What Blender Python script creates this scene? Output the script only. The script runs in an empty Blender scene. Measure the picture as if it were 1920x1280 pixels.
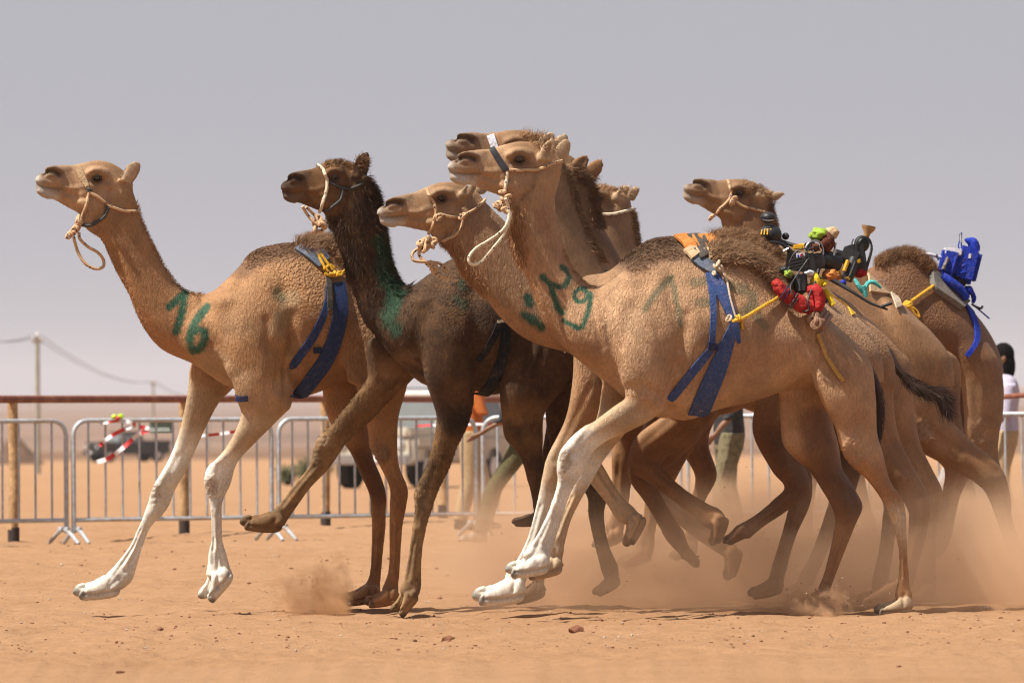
import bpy, bmesh, math, random
import numpy as np
from mathutils import Vector, Matrix, kdtree
from mathutils.bvhtree import BVHTree

random.seed(7); np.random.seed(7)
R = math.radians
SC = bpy.context.scene
COL = SC.collection

# ------------------------------------------------------------------ camera
F = 10667.0                     # focal length in pixels of the 1920 px wide photograph (200 mm)
CAMH = 1.15
cam_d = bpy.data.cameras.new('camera'); cam = bpy.data.objects.new('camera', cam_d); COL.objects.link(cam)
cam_d.sensor_width = 36; cam_d.lens = F*36/1920
cam_d.clip_start = 0.5; cam_d.clip_end = 30000
CR = Matrix.Rotation(R(90)+math.atan(130/F), 3, 'X') @ Matrix.Rotation(R(-0.4), 3, 'Z')
cam.matrix_world = Matrix.Translation((0, 0, CAMH)) @ CR.to_4x4()
cam_d.dof.use_dof = True; cam_d.dof.focus_distance = 32.2; cam_d.dof.aperture_fstop = 5.6
SC.camera = cam

# ------------------------------------------------------------------ sky and sun
SUN = Vector((-0.46, -0.24, 0.86)).normalized()       # towards the sun
w = bpy.data.worlds.new('World'); SC.world = w; w.use_nodes = True
nt = w.node_tree; nt.nodes.clear()
out = nt.nodes.new('ShaderNodeOutputWorld'); bg = nt.nodes.new('ShaderNodeBackground')
sky = nt.nodes.new('ShaderNodeTexSky'); sky.sky_type = 'NISHITA'; sky.sun_disc = False
sky.sun_elevation = math.asin(SUN.z); sky.sun_rotation = math.atan2(SUN.x, SUN.y)
sky.dust_density = 6.0; sky.air_density = 1.0; sky.ozone_density = 1.5
mixs = nt.nodes.new('ShaderNodeMix'); mixs.data_type = 'RGBA'; mixs.inputs['Factor'].default_value = 0.88
mixs.inputs['B'].default_value = (4.88, 5.0, 5.68, 1)       # dust veil: an even grey sky
nt.links.new(sky.outputs[0], mixs.inputs['A']); nt.links.new(mixs.outputs['Result'], bg.inputs['Color'])
bg.inputs['Strength'].default_value = 0.0525
nt.links.new(bg.outputs[0], out.inputs['Surface'])
sd = bpy.data.lights.new('sun', 'SUN'); sd.energy = 5.0; sd.angle = R(0.8); sd.color = (1.0, 0.94, 0.85)
sun = bpy.data.objects.new('sun', sd); COL.objects.link(sun)
sun.rotation_euler = (-SUN).to_track_quat('-Z', 'Y').to_euler(); sun.location = (-20, 30, 40)
vs = SC.view_settings; vs.view_transform = 'Standard'; vs.look = 'None'; vs.gamma = 1; vs.exposure = 0.84; vs.use_curve_mapping = False
SC.cycles.use_denoising = True; SC.cycles.filter_width = 1.15
SC.cycles.max_bounces = 8; SC.cycles.volume_bounces = 2; SC.cycles.transparent_max_bounces = 12

# ------------------------------------------------------------------ helpers
def PX(u, v, D):
    """the point that shows at pixel (u, v) of the photograph at depth D (metres along Y)"""
    d = CR @ Vector(((u-960)/F, (640-v)/F, -1))
    return Vector((0, 0, CAMH)) + d*(D/d.y)
CRi = np.array(CR.inverted())
def to_px(co):
    q = (co-np.array([0, 0, CAMH])) @ CRi.T
    return np.stack([960-F*q[:, 0]/q[:, 2], 640+F*q[:, 1]/q[:, 2]], 1)
def zground(y):
    y = np.asarray(y, float)
    t = np.clip(y-58, 0, None)
    z = -0.0060*t*np.clip(t/30, 0, 1)
    t2 = np.clip(y-1300, 0, None)
    return z+0.0060*t2*np.clip(t2/300, 0, 1)+0.0058*np.clip(y-1500, 0, 3200)
def ground_D(v, u=960):
    """depth at which the level track shows at pixel row v"""
    d = CR @ Vector(((u-960)/F, (640-v)/F, -1))
    return -CAMH/d.z*d.y
def tag(o, label=None, cat=None, group=None, kind=None):
    if label: o['label'] = label
    if cat: o['category'] = cat
    if group: o['group'] = group
    if kind: o['kind'] = kind
    return o
def empty(name, loc, label=None, cat=None, group=None):
    o = bpy.data.objects.new(name, None); COL.objects.link(o); o.location = loc; o.empty_display_size = .2
    return tag(o, label, cat, group)
def link(name, me, mat=None, parent=None):
    o = bpy.data.objects.new(name, me); COL.objects.link(o)
    if mat is not None and len(me.materials) == 0: me.materials.append(mat)
    if parent is not None:
        o.parent = parent
        o.matrix_parent_inverse = world_of(parent).inverted()
    return o
def world_of(o):
    m = Matrix.LocRotScale(o.location, o.rotation_euler, o.scale)
    if o.parent: m = world_of(o.parent) @ o.matrix_parent_inverse @ m
    return m
def crumple(mb, amp, scale, seed=0):
    from mathutils import noise as mn_
    o = []
    for q in mb.v:
        p = Vector(q); k = p*scale+Vector((seed, seed*.7, 0)); o.append(tuple(p+mn_.noise_vector(k)*amp+mn_.noise_vector(k*2.7)*amp*.5))
    mb.v = o; return mb
class MB:
    """collects shapes, builds them as one mesh"""
    def __init__(s): s.v = []; s.f = []; s.m = []; s.cur = 0
    def add(s, vs_, fs):
        o = len(s.v); s.v += [tuple(x) for x in vs_]; s.f += [tuple(i+o for i in f) for f in fs]; s.m += [s.cur]*len(fs)
        return s
    def sweep(s, st, sub=5, seg=16, pear=0, cap=True):
        vs_, fs = sweep_geo(st, sub, seg, pear); return s.add(vs_, fs)
    def tube(s, pts, r, seg=8, sub=1, closed=False):
        pts = [Vector(p) for p in pts]
        if sub > 1: pts = smooth_path(pts, sub, closed)
        n = len(pts); rs = r if hasattr(r, '__len__') else [r]*n
        if len(rs) != n: rs = np.interp(np.linspace(0, 1, n), np.linspace(0, 1, len(rs)), rs)
        vs_ = []; up = None
        for i, p in enumerate(pts):
            a = pts[(i-1) % n] if closed or i else p; b = pts[(i+1) % n] if closed or i < n-1 else p
            t = (b-a)
            t = t.normalized() if t.length > 1e-9 else Vector((0, 0, 1))
            if up is None: up = t.orthogonal().normalized()
            up = (up-t*up.dot(t)); up = up.normalized() if up.length > 1e-6 else t.orthogonal().normalized()
            sd_ = t.cross(up)
            for k in range(seg):
                a_ = 2*math.pi*k/seg; vs_.append(p+(up*math.cos(a_)+sd_*math.sin(a_))*rs[i])
        fs = []
        for i in range(n if closed else n-1):
            for k in range(seg):
                j = (i+1) % n
                fs.append((i*seg+k, i*seg+(k+1) % seg, j*seg+(k+1) % seg, j*seg+k))
        if not closed:
            fs.append(tuple(range(seg-1, -1, -1))); fs.append(tuple((n-1)*seg+k for k in range(seg)))
        return s.add(vs_, fs)
    def box(s, c, x, y, z, bev=0):
        """c centre; x, y, z half-axis vectors"""
        c, x, y, z = map(Vector, (c, x, y, z))
        if bev:
            bm = bmesh.new(); bmesh.ops.create_cube(bm, size=2)
            M = Matrix((x, y, z)).transposed()
            for q in bm.verts: q.co = M @ q.co
            bmesh.ops.bevel(bm, geom=bm.edges[:], offset=bev, segments=2, affect='EDGES', clamp_overlap=True)
            bm.verts.ensure_lookup_table()
            vs_ = [q.co+c for q in bm.verts]; fs = [[q.index for q in f.verts] for f in bm.faces]; bm.free()
            return s.add(vs_, fs)
        vs_ = [c+x*i+y*j+z*k for i in (-1, 1) for j in (-1, 1) for k in (-1, 1)]
        return s.add(vs_, [(0, 1, 3, 2), (4, 6, 7, 5), (0, 4, 5, 1), (2, 3, 7, 6), (0, 2, 6, 4), (1, 5, 7, 3)])
    def ball(s, c, rx, ry=None, rz=None, n=12, jit=0):
        ry = rx if ry is None else ry; rz = rx if rz is None else rz
        bm = bmesh.new(); bmesh.ops.create_uvsphere(bm, u_segments=n, v_segments=max(6, n//2+2), radius=1)
        bm.verts.ensure_lookup_table()
        vs_ = []
        for q in bm.verts:
            k = 1+random.uniform(-jit, jit)
            vs_.append((c[0]+q.co.x*rx*k, c[1]+q.co.y*ry*k, c[2]+q.co.z*rz*k))
        fs = [[q.index for q in f.verts] for f in bm.faces]; bm.free()
        return s.add(vs_, fs)
    def ribbon(s, L, Rr, th, nrm):
        """a strap: left and right edge points, thickness along the normals"""
        n = len(L); vs_ = []
        for a, b, k in zip(L, Rr, nrm):
            vs_ += [a, b, b+k*th, a+k*th]
        fs = []
        for i in range(n-1):
            for k in range(4):
                fs.append((i*4+k, i*4+(k+1) % 4, i*4+4+(k+1) % 4, i*4+4+k))
        fs += [(3, 2, 1, 0), tuple((n-1)*4+k for k in range(4))]
        return s.add(vs_, fs)
    def build(s, name, mat=None, parent=None, smooth=True):
        me = bpy.data.meshes.new(name); me.from_pydata(s.v, [], s.f)
        mats = mat if isinstance(mat, (list, tuple)) else [mat]
        for q in mats:
            if q is not None: me.materials.append(q)
        if len(mats) > 1: me.polygons.foreach_set('material_index', s.m)
        bm = bmesh.new(); bm.from_mesh(me); bmesh.ops.recalc_face_normals(bm, faces=bm.faces[:]); bm.to_mesh(me); bm.free()
        if smooth:
            me.polygons.foreach_set('use_smooth', [True]*len(me.polygons))
            if hasattr(me, 'set_sharp_from_angle'): me.set_sharp_from_angle(angle=R(42))
        me.update()
        return link(name, me, None, parent)
def smooth_path(pts, sub, closed=False):
    n = len(pts); o = []
    for i in range(n if closed else n-1):
        p0 = pts[(i-1) % n] if closed or i else pts[0]; p1 = pts[i]; p2 = pts[(i+1) % n]
        p3 = pts[(i+2) % n] if closed or i < n-2 else pts[-1]
        for k in range(sub):
            t = k/sub
            o.append(0.5*((2*p1)+(-p0+p2)*t+(2*p0-5*p1+4*p2-p3)*t*t+(-p0+3*p1-3*p2+p3)*t**3))
    if not closed: o.append(pts[-1])
    return o
def cr_interp(A, sub):
    """Catmull-Rom along the rows of A"""
    A = np.asarray(A, float); n = len(A); o = []
    for i in range(n-1):
        p0 = A[max(i-1, 0)]; p1 = A[i]; p2 = A[i+1]; p3 = A[min(i+2, n-1)]
        for k in range(sub):
            t = k/sub
            o.append(0.5*(2*p1+(p2-p0)*t+(2*p0-5*p1+4*p2-p3)*t*t+(3*p1-p0-3*p2+p3)*t**3))
    o.append(A[-1]); return np.array(o)
def sweep_geo(st, sub=5, seg=20, pear=0):
    """st rows: edge a(3), edge b(3), lateral vector(3) -> closed tube of elliptical rings"""
    S = cr_interp(st, sub); n = len(S)
    c = (S[:, 0:3]+S[:, 3:6])/2; h = (S[:, 0:3]-S[:, 3:6])/2; l = S[:, 6:9]
    t = np.arange(seg)*2*math.pi/seg
    ct = np.cos(t); stt = np.sin(t)*(1-pear*np.clip(ct, 0, 1)**1.3)
    V = c[:, None]+h[:, None]*ct[None, :, None]+l[:, None]*stt[None, :, None]
    vs_ = V.reshape(-1, 3); fs = []
    for i in range(n-1):
        for k in range(seg):
            fs.append((i*seg+k, i*seg+(k+1) % seg, (i+1)*seg+(k+1) % seg, (i+1)*seg+k))
    m = len(vs_)
    vs_ = np.vstack([vs_, c[0], c[-1]])
    for k in range(seg):
        fs.append((m, (k+1) % seg, k)); fs.append((m+1, (n-1)*seg+k, (n-1)*seg+(k+1) % seg))
    return vs_, fs

# ------------------------------------------------------------------ materials
def new_mat(name):
    m = bpy.data.materials.new(name); m.use_nodes = True; t = m.node_tree
    return m, t, t.nodes['Principled BSDF']
def nn(t, typ, **kw):
    n = t.nodes.new(typ)
    for k, v in kw.items():
        if k.startswith('i_'): n.inputs[k[2:].replace('_', ' ')].default_value = v
        else: setattr(n, k, v)
    return n
def noise(t, scale, detail=4, rough=.55, coord=None, dist=0):
    n = nn(t, 'ShaderNodeTexNoise'); n.inputs['Scale'].default_value = scale; n.inputs['Detail'].default_value = detail
    n.inputs['Roughness'].default_value = rough; n.inputs['Distortion'].default_value = dist
    if coord is None:
        tc = t.nodes.get('TC') or nn(t, 'ShaderNodeNewGeometry'); tc.name = 'TC'; coord = tc.outputs['Position']
    t.links.new(coord, n.inputs['Vector']); return n
def ramp(t, fac, *stops):
    r = nn(t, 'ShaderNodeValToRGB'); e = r.color_ramp.elements
    while len(e) < len(stops): e.new(.5)
    for q, (p, c) in zip(e, stops):
        q.position = p; q.color = (*c, 1) if hasattr(c, '__len__') else (c, c, c, 1)
    t.links.new(fac, r.inputs[0]); return r
def mixc(t, fac, a, b, mode='MIX'):
    m = nn(t, 'ShaderNodeMix', data_type='RGBA', blend_type=mode)
    for val, key in ((fac, 'Factor'), (a, 'A'), (b, 'B')):
        if hasattr(val, 'is_output') or isinstance(val, bpy.types.NodeSocket): t.links.new(val, m.inputs[key])
        elif hasattr(val, '__len__'): m.inputs[key].default_value = (*val, 1)
        else: m.inputs[key].default_value = val
    return m.outputs['Result']
def mth(t, op, a, b=None, c=None):
    m = nn(t, 'ShaderNodeMath', operation=op)
    for i, val in enumerate((a, b, c)):
        if val is None: continue
        if isinstance(val, bpy.types.NodeSocket): t.links.new(val, m.inputs[i])
        else: m.inputs[i].default_value = val
    return m.outputs[0]
def bump(t, b, height, strength, dist, prev=None):
    n = nn(t, 'ShaderNodeBump'); n.inputs['Strength'].default_value = strength; n.inputs['Distance'].default_value = dist
    t.links.new(height, n.inputs['Height'])
    if prev is not None: t.links.new(prev, n.inputs['Normal'])
    t.links.new(n.outputs[0], b.inputs['Normal']); return n.outputs[0]
KA = .78      # the exposure is set for the shade, base colours are kept modest
def plain(name, col, rough=.6, metal=0, var=.25, scale=30, bmp=.15, bd=.002, spec=.4, dirt=None):
    m, t, b = new_mat(name); col = [q*KA for q in col]
    n = noise(t, scale, 5)
    c = mixc(t, 1.0, (col[0], col[1], col[2]), ramp(t, n.outputs[0], (.25, 1-var), (.75, 1+var)).outputs[0], 'MULTIPLY')
    if dirt:
        n2 = noise(t, scale*.23, 5, .65); c = mixc(t, ramp(t, n2.outputs[0], (.48, 0), (.68, .75)).outputs[0], c, dirt)
    t.links.new(c, b.inputs['Base Color'])
    b.inputs['Roughness'].default_value = rough; b.inputs['Metallic'].default_value = metal
    b.inputs['Specular IOR Level'].default_value = spec
    if bmp: bump(t, b, noise(t, scale*4, 3).outputs[0], bmp, bd)
    return m
def fabric(name, col, rough=.8, weave=900):
    m, t, b = new_mat(name); col = [q*KA for q in col]
    n = noise(t, 60, 4); n2 = noise(t, 30, 3)
    c = mixc(t, 1.0, col, ramp(t, n.outputs[0], (.2, .7), (.8, 1.25)).outputs[0], 'MULTIPLY')
    c = mixc(t, ramp(t, n2.outputs[0], (.5, 0), (.8, .16)).outputs[0], c, (.42, .27, .16))
    t.links.new(c, b.inputs['Base Color']); b.inputs['Roughness'].default_value = rough
    b.inputs['Specular IOR Level'].default_value = .2
    p = bump(t, b, noise(t, weave, 2).outputs[0], .35, .001)
    bump(t, b, noise(t, 45, 3, coord=None, dist=1.5).outputs[0], .6, .010, p)
    return m
# ------------------------------------------------------------------ ground, far hills
def sand_mat():
    m, t, b = new_mat('desert_sand')
    n1 = noise(t, .35, 5, .6); n2 = noise(t, 2.6, 6, .65); n3 = noise(t, 26, 5, .65); n4 = noise(t, 330, 4, .7)
    c = mixc(t, ramp(t, n1.outputs[0], (.35, 0), (.65, 1)).outputs[0], (.335, .190, .100), (.302, .165, .083))
    c = mixc(t, ramp(t, n2.outputs[0], (.40, 0), (.72, .8)).outputs[0], c, (.37, .21, .11))
    c = mixc(t, ramp(t, n3.outputs[0], (.54, 0), (.74, .5)).outputs[0], c, (.20, .09, .037))
    c = mixc(t, 1.0, c, ramp(t, n4.outputs[0], (.3, .70), (.72, 1.25)).outputs[0], 'MULTIPLY')
    g = t.nodes['TC']; sp = nn(t, 'ShaderNodeSeparateXYZ'); t.links.new(g.outputs['Position'], sp.inputs[0])
    nf = noise(t, .010, 5, .6)
    yy = mth(t, 'ADD', sp.outputs['Y'], mth(t, 'MULTIPLY', nf.outputs[0], 160))
    far = nn(t, 'ShaderNodeMapRange'); t.links.new(yy, far.inputs[0]); far.inputs[1].default_value = 380; far.inputs[2].default_value = 520
    nr = noise(t, .012, 6, .7)
    c = mixc(t, far.outputs[0], c, ramp(t, nr.outputs[0], (.35, (.12, .064, .036)), (.7, (.21, .122, .072))).outputs[0])
    t.links.new(c, b.inputs['Base Color']); b.inputs['Roughness'].default_value = .95; b.inputs['Specular IOR Level'].default_value = .12
    p = bump(t, b, n3.outputs[0], .7, .02); p = bump(t, b, n4.outputs[0], .8, .006, p); bump(t, b, n2.outputs[0], .5, .06, p)
    return m
from mathutils import noise as mn
ys = [-60, -20, 0, 10, 18, 23]
y = 26.0
while y < 60: ys.append(y); y += .035+.0022*max(0, y-34)
while y < 9000: ys.append(y); y *= 1.03
tt = list(np.linspace(-1, 1, 231))
outer = [1.25, 1.7, 2.6, 4.5, 9]
tt = [-q for q in outer[::-1]]+tt+outer
V = []; nc = len(tt)
for y in ys:
    z0 = float(zground(y)); sc = .105*max(y, 24)
    for q in tt:
        x = q*sc; z = z0
        if 25.9 < y < 75:
            p = Vector((x*1.4, y*.75, 0)); z += .022*mn.noise(p)+.015*mn.noise(p*4.1)+.010*mn.noise(p*11)
            z -= .012*max(0, mn.noise(Vector((x*2.6, y*1.3, 7.3)))-.25)*2
        elif y > 420:
            k = min(1, (y-420)/1500); z += k*(9*mn.noise(Vector((x*.0016, y*.0009, 3)))+5*mn.noise(Vector((x*.006, y*.003, 5))))
        V.append((x, y, z))
Fc = [(i*nc+j, i*nc+j+1, (i+1)*nc+j+1, (i+1)*nc+j) for i in range(len(ys)-1) for j in range(nc-1)]
me = bpy.data.meshes.new('ground'); me.from_pydata(V, [], Fc); me.polygons.foreach_set('use_smooth', [True]*len(me.polygons))
M_SAND = sand_mat()
gobj = link('ground', me, M_SAND); tag(gobj, kind='structure')
def gz(x, y):
    h = gbvh.ray_cast(Vector((x, y, 30)), Vector((0, 0, -1))); return h[0].z if h[0] else float(zground(y))
gbvh = BVHTree.FromPolygons([Vector(v) for v in V], Fc)
M_HILL = plain('far_hill', (.29, .175, .12), .95, 0, .35, .006, .5, 20, .1)
def hill(x0, x1, y, h, seed):
    vv, ff = [], []; n = 90; rows = 8
    for i in range(n+1):
        f = i/n; x = x0+(x1-x0)*f
        top = h*(.35+.65*abs(mn.noise(Vector((f*5, seed, 0))))+.25*mn.noise(Vector((f*17, seed, 2))))*math.sin(math.pi*min(1, max(0, f)))**.35
        for j in range(rows):
            g_ = j/(rows-1); prof = math.sin(math.pi*g_)**.8
            vv.append((x+30*mn.noise(Vector((f*20, g_*6, seed))), y+(g_-.5)*900, float(zground(y))-6+top*prof*(1+.2*mn.noise(Vector((f*30, g_*9, seed))))))
    for i in range(n):
        for j in range(rows-1): ff.append((i*rows+j, (i+1)*rows+j, (i+1)*rows+j+1, i*rows+j+1))
    me = bpy.data.meshes.new('hill'); me.from_pydata(vv, [], ff); me.polygons.foreach_set('use_smooth', [True]*len(ff)); tag(link('hill', me, M_HILL), kind='structure')
hill(-2600, 500, 5600, 26, 1.3); hill(-200, 2600, 6200, 30, 4.1); hill(-1500, 1800, 7200, 40, 8.7)
# mound of earth far left
mv = []; mf = []
for i in range(13):
    for j in range(13):
        a, b_ = (i-6)/6, (j-6)/6; r_ = math.hypot(a, b_); mv.append((a*1.6, b_*1.6, 1.7*max(0, 1-r_)**1.1+.08*mn.noise(Vector((a*3, b_*3, 1)))*max(0, 1-r_)-.05))
for i in range(12):
    for j in range(12): mf.append((i*13+j, (i+1)*13+j, (i+1)*13+j+1, i*13+j+1))
# stones and grit on the track
M_STONE = plain('red_stone', (.20, .075, .035), .9, 0, .4, 60, .5, .004); M_STONEP = plain('pale_stone', (.45, .38, .30), .9, 0, .3, 60, .4, .004)
def rock_geo(c, s, rng, sq=.7):
    bm = bmesh.new(); bmesh.ops.create_icosphere(bm, subdivisions=1, radius=1); bm.verts.ensure_lookup_table()
    v_ = [(c[0]+q.co.x*s*rng.uniform(.6, 1.25), c[1]+q.co.y*s*rng.uniform(.6, 1.2), c[2]+q.co.z*s*sq*rng.uniform(.55, 1.1)) for q in bm.verts]; f_ = [[q.index for q in f.verts] for f in bm.faces]; bm.free(); return v_, f_
rng = random.Random(3)
STN = [(300, 1182, 8, 'reddish stone alone on the sand below the lead camel\'s legs', 0), (225, 1258, 9, 'dark sharp stone at the bottom left of the sand', 0), (842, 1198, 14, 'broad crumbled clod right of the dark camel\'s forefoot', 0), (1082, 1184, 18, 'flat red clod in the shadows below the nearest camel\'s forefeet', 0),
       (778, 1202, 6, 'small round stone left of the broad crumbled clod', 0), (1127, 1163, 7, 'stone lying at the edge of the shadows under the nearest camel', 0), (1848, 1142, 9, 'pale stone on the sand at the far right', 1), (1806, 1163, 6, 'red stone on the sand at the right, below the pale stone', 0), (1685, 1252, 6, 'stone near the bottom edge on the right', 0), (1877, 1162, 6, 'dark pebble close to the right edge', 0)]
for u, v, s, lab, k in STN:
    D = ground_D(v, u); p = PX(u, v, D); mb = MB(); s_ = s*D/F; v_, f_ = rock_geo((p.x, p.y, gz(p.x, p.y)+s_*.25), s_, rng, .6); mb.add(v_, f_); tag(mb.build('stone', M_STONEP if k else M_STONE, smooth=False), lab, 'stone', 'stones on the track')
mb = MB()
for k in range(4200):
    y = rng.uniform(27.3, 33) if rng.random() < .72 else rng.uniform(33, 52); x = rng.uniform(-.1, .1)*y; s_ = .0022+.009*rng.random()**7 if y < 34 else .005+.014*rng.random()**6
    mb.cur = 1 if rng.random() < .2 else 0
    v_, f_ = rock_geo((x, y, gz(x, y)+s_*.2), s_, rng); mb.add(v_, f_)
tag(mb.build('grit', [M_STONE, M_STONEP], smooth=False), 'scattered grit and crumbs of earth on the sand', 'grit', kind='stuff')
# ------------------------------------------------------------------ crowd barriers
M_GALV = plain('galvanised_steel', (.52, .55, .58), .45, .35, .25, 25, .1, .001, dirt=(.34, .26, .19)); M_RUST = plain('rusty_red_pipe', (.23, .068, .032), .75, .1, .35, 20, .4, .003, dirt=(.30, .13, .07)); M_POST = plain('weathered_post', (.50, .31, .15), .85, 0, .35, 25, .4, .004, dirt=(.16, .08, .04))
M_DARKST = plain('burnt_post_foot', (.05, .035, .03), .9, 0, .3, 30, .4)
def barrier(A, B, label):
    """A, B: ground points under the two ends"""
    A, B = Vector(A), Vector(B); d = (B-A); d.z = 0; Ln = d.length; d.normalize(); up = Vector((0, 0, 1)); nrm = Vector((-d.y, d.x, 0))
    o = empty('crowd_barrier', (A+B)/2, label, 'barrier', 'crowd control barriers in a row')
    g = lambda s, z: A+d*s+up*z
    zt, zb, rc = 1.09, .215, .13; pts = [g(.02, .10), g(.02, zt-rc)]
    for a in np.linspace(0, 90, 6)[1:]: pts.append(g(.02+rc*(1-math.cos(R(a))), zt-rc+rc*math.sin(R(a))))
    for a in np.linspace(90, 0, 6): pts.append(g(Ln-.02-rc*(1-math.cos(R(a))), zt-rc+rc*math.sin(R(a))))
    pts += [g(Ln-.02, .10)]
    MB().tube(pts, .021, 10).build('frame', M_GALV, o); MB().tube([g(.03, zb), g(Ln-.03, zb)], .019, 8).build('bottom_rail', M_GALV, o)
    n = int(round(Ln/.155)); base = None
    for k in range(1, n):
        s = Ln*k/n; top = zt-.018; mbx = MB()
        if base is None:
            mbx.tube([(0, 0, zb), (0, 0, top)], .0105, 8); base = mbx.build('bar', M_GALV, o); q = base
        else:
            q = base.copy(); COL.objects.link(q); q.parent = o
        q.matrix_parent_inverse = Matrix.Translation(-o.location); q.location = g(s, 0)
    for s in (.045, Ln-.045):
        MB().tube([g(s, .13)-nrm*.02, g(s, .115)-nrm*.10, g(s, .012)-nrm*.32], [.02, .019, .016], 8, 3).build('foot', M_GALV, o)
        MB().tube([g(s, .13)+nrm*.02, g(s, .115)+nrm*.10, g(s, .012)+nrm*.32], [.02, .019, .016], 8, 3).build('foot', M_GALV, o)
        MB().tube([g(s, .14)-nrm*.11, g(s, .14)+nrm*.11], .016, 8).build('foot_brace', M_GALV, o)
    return o
def at_ground(u, D):
    p = PX(u, 900, D); return Vector((p.x, p.y, 0))
BX = [-250, 131, 516, 899, 1283, 1664, 2046]; BD = [49.3, 50.2, 51.0, 51.9, 51.6, 51.2, 50.8]
BL_ = ['crowd barrier cut by the left edge of the picture', 'crowd barrier with tape behind the lead camel\'s forelegs', 'crowd barrier behind the dark camel\'s forelegs', 'crowd barrier behind the dark camel\'s hind legs', 'crowd barrier behind the nearest camel\'s belly, in the dust', 'crowd barrier at the right edge behind the last camel']
for i in range(6):
    a = at_ground(BX[i]+3, BD[i]); b_ = at_ground(BX[i+1]-3, BD[i+1]-.0); barrier(a, b_, BL_[i])
# red and white tape
M_TR = plain('tape_red', (.62, .04, .045), .5, 0, .2, 30, .2); M_TW = plain('tape_white', (.78, .74, .74), .5, 0, .15, 30, .2); M_TG = plain('tape_neon', (.55, .80, .05), .5, 0, .15, 30, .2)
def tape(name, pts, D, wd, label, n=9, first=0, parent=None):
    P_ = [PX(u, v, D) for u, v in pts]; S_ = smooth_path(P_, 8); mb = MB(); m = len(S_)
    for i in range(m-1):
        a, b_ = S_[i], S_[i+1]; t_ = (b_-a).normalized(); s_ = t_.cross(Vector((0, 1, 0))).normalized()*wd/2; tw = Vector((0, .01*math.sin(i*.5), 0)); e = Vector((0, .0015, 0))
        mb.cur = (int(i*n/m)+first) % 2; mb.add([a-s_-tw, a+s_+tw, b_+s_+tw, b_-s_-tw, a-s_-tw+e, a+s_+tw+e, b_+s_+tw+e, b_-s_-tw+e], [(0, 1, 2, 3), (7, 6, 5, 4), (0, 3, 7, 4), (1, 5, 6, 2)])
    o = mb.build(name, [M_TR, M_TW], parent); 
    if not parent: tag(o, label, 'tape', 'red and white barrier tape')
    return o
tp = empty('barrier_tape', PX(222, 786, 50.3), 'red and white tape knotted with neon ribbon on the barrier top', 'tape', 'red and white barrier tape')
tape('tape_strand', [(224, 788), (248, 792), (252, 798), (236, 803), (212, 815), (194, 828), (187, 836)], 50.25, .034, '', 6, 1, tp); tape('tape_strand', [(181, 866), (205, 858), (232, 838), (258, 815), (280, 805), (262, 800)], 50.2, .038, '', 8, 1, tp); tape('tape_strand', [(222, 788), (205, 791), (188, 795)], 50.3, .022, '', 2, 0, tp)
mb = MB(); mb.ball(PX(214, 781, 50.25), .026, .03, .024, 10, .1); mb.build('neon_ribbon', M_TG, tp); mb = MB(); mb.ball(PX(226, 780, 50.25), .03, .03, .024, 10, .15); mb.build('neon_ribbon', M_TG, tp); mb = MB(); mb.ball(PX(221, 784, 50.22), .02, .03, .02, 10, .1); mb.build('tape_knot', M_TR, tp)
tape('barrier_tape', [(352, 818), (395, 815), (420, 812), (445, 808)], 51.0, .026, 'red and white tape stretched between the lead camel\'s forelegs', 4, 1); tape('barrier_tape', [(780, 798), (830, 796), (880, 795), (950, 795), (1010, 798)], 52.2, .022, 'pinkish tape along the barrier behind the dark camel', 7, 0)
# sign on the second barrier
M_SIGN = plain('sign_faded_green', (.20, .27, .22), .6, 0, .2, 20, .1); sg = empty('sign_board', PX(303, 798, 50.7), 'faded green sign board hung on the taped barrier', 'sign')
MB().box(PX(303, 798, 50.72), (.11, 0, 0), (0, .006, 0), (0, 0, .065)).build('board', M_SIGN, sg, False)
MB().box(PX(300, 805, 50.70), (.085, 0, 0), (0, .004, 0), (0, 0, .018)).build('pale_stripe', plain('sign_pale', (.42, .50, .46), .6), sg, False); MB().box(PX(303, 786, 50.70), (.112, 0, 0), (0, .008, 0), (0, 0, .010)).build('top_edge', M_DARKST, sg, False)
# rusty railing
PU = [(25, 50.9, 1.285), (345, 54.6, 1.285), (610, 57.9, 1.285), (830, 61.5, 1.28), (1010, 65.5, 1.28)]
rl = empty('pipe_railing', at_ground(345, 54.6), 'rusty red pipe railing on timber posts running behind the barriers', 'railing')
pp = []
for u, D, hgt in PU:
    b_ = at_ground(u, D); pp.append(b_+Vector((0, -.02, hgt))); z0 = float(zground(D))
    rng2 = random.Random(int(u)); MB().tube([b_+Vector((rng2.gauss(0, .006), 0, z)) for z in (.12, .5, .9, hgt-.03)], [.05, .048, .046, .046], 10, 3).build('post', M_POST, rl); MB().tube([b_+Vector((0, 0, z0-.05)), b_+Vector((0, 0, .14))], .053, 10).build('post_foot', M_DARKST, rl)
first = pp[0]+(pp[0]-pp[1])*.9
MB().tube([first]+pp, .036, 12).build('rail', M_RUST, rl)
ra = empty('pipe_railing', at_ground(1900, 47.5), 'thin red rail at the right edge behind the last camel', 'railing')
q = [at_ground(1700, 52.5)+Vector((0, 0, 1.20)), at_ground(1800, 50.0)+Vector((0, 0, 1.215)), at_ground(1925, 46.6)+Vector((0, 0, 1.25)), at_ground(2050, 44)+Vector((0, 0, 1.27))]
MB().tube(q, .022, 10).build('rail', M_RUST, ra)
for i, x in enumerate((q[0], q[3])): MB().tube([Vector((x.x, x.y, -.05)), x-Vector((0, 0, .02))], .04, 10).build('post', M_POST, ra)
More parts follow.
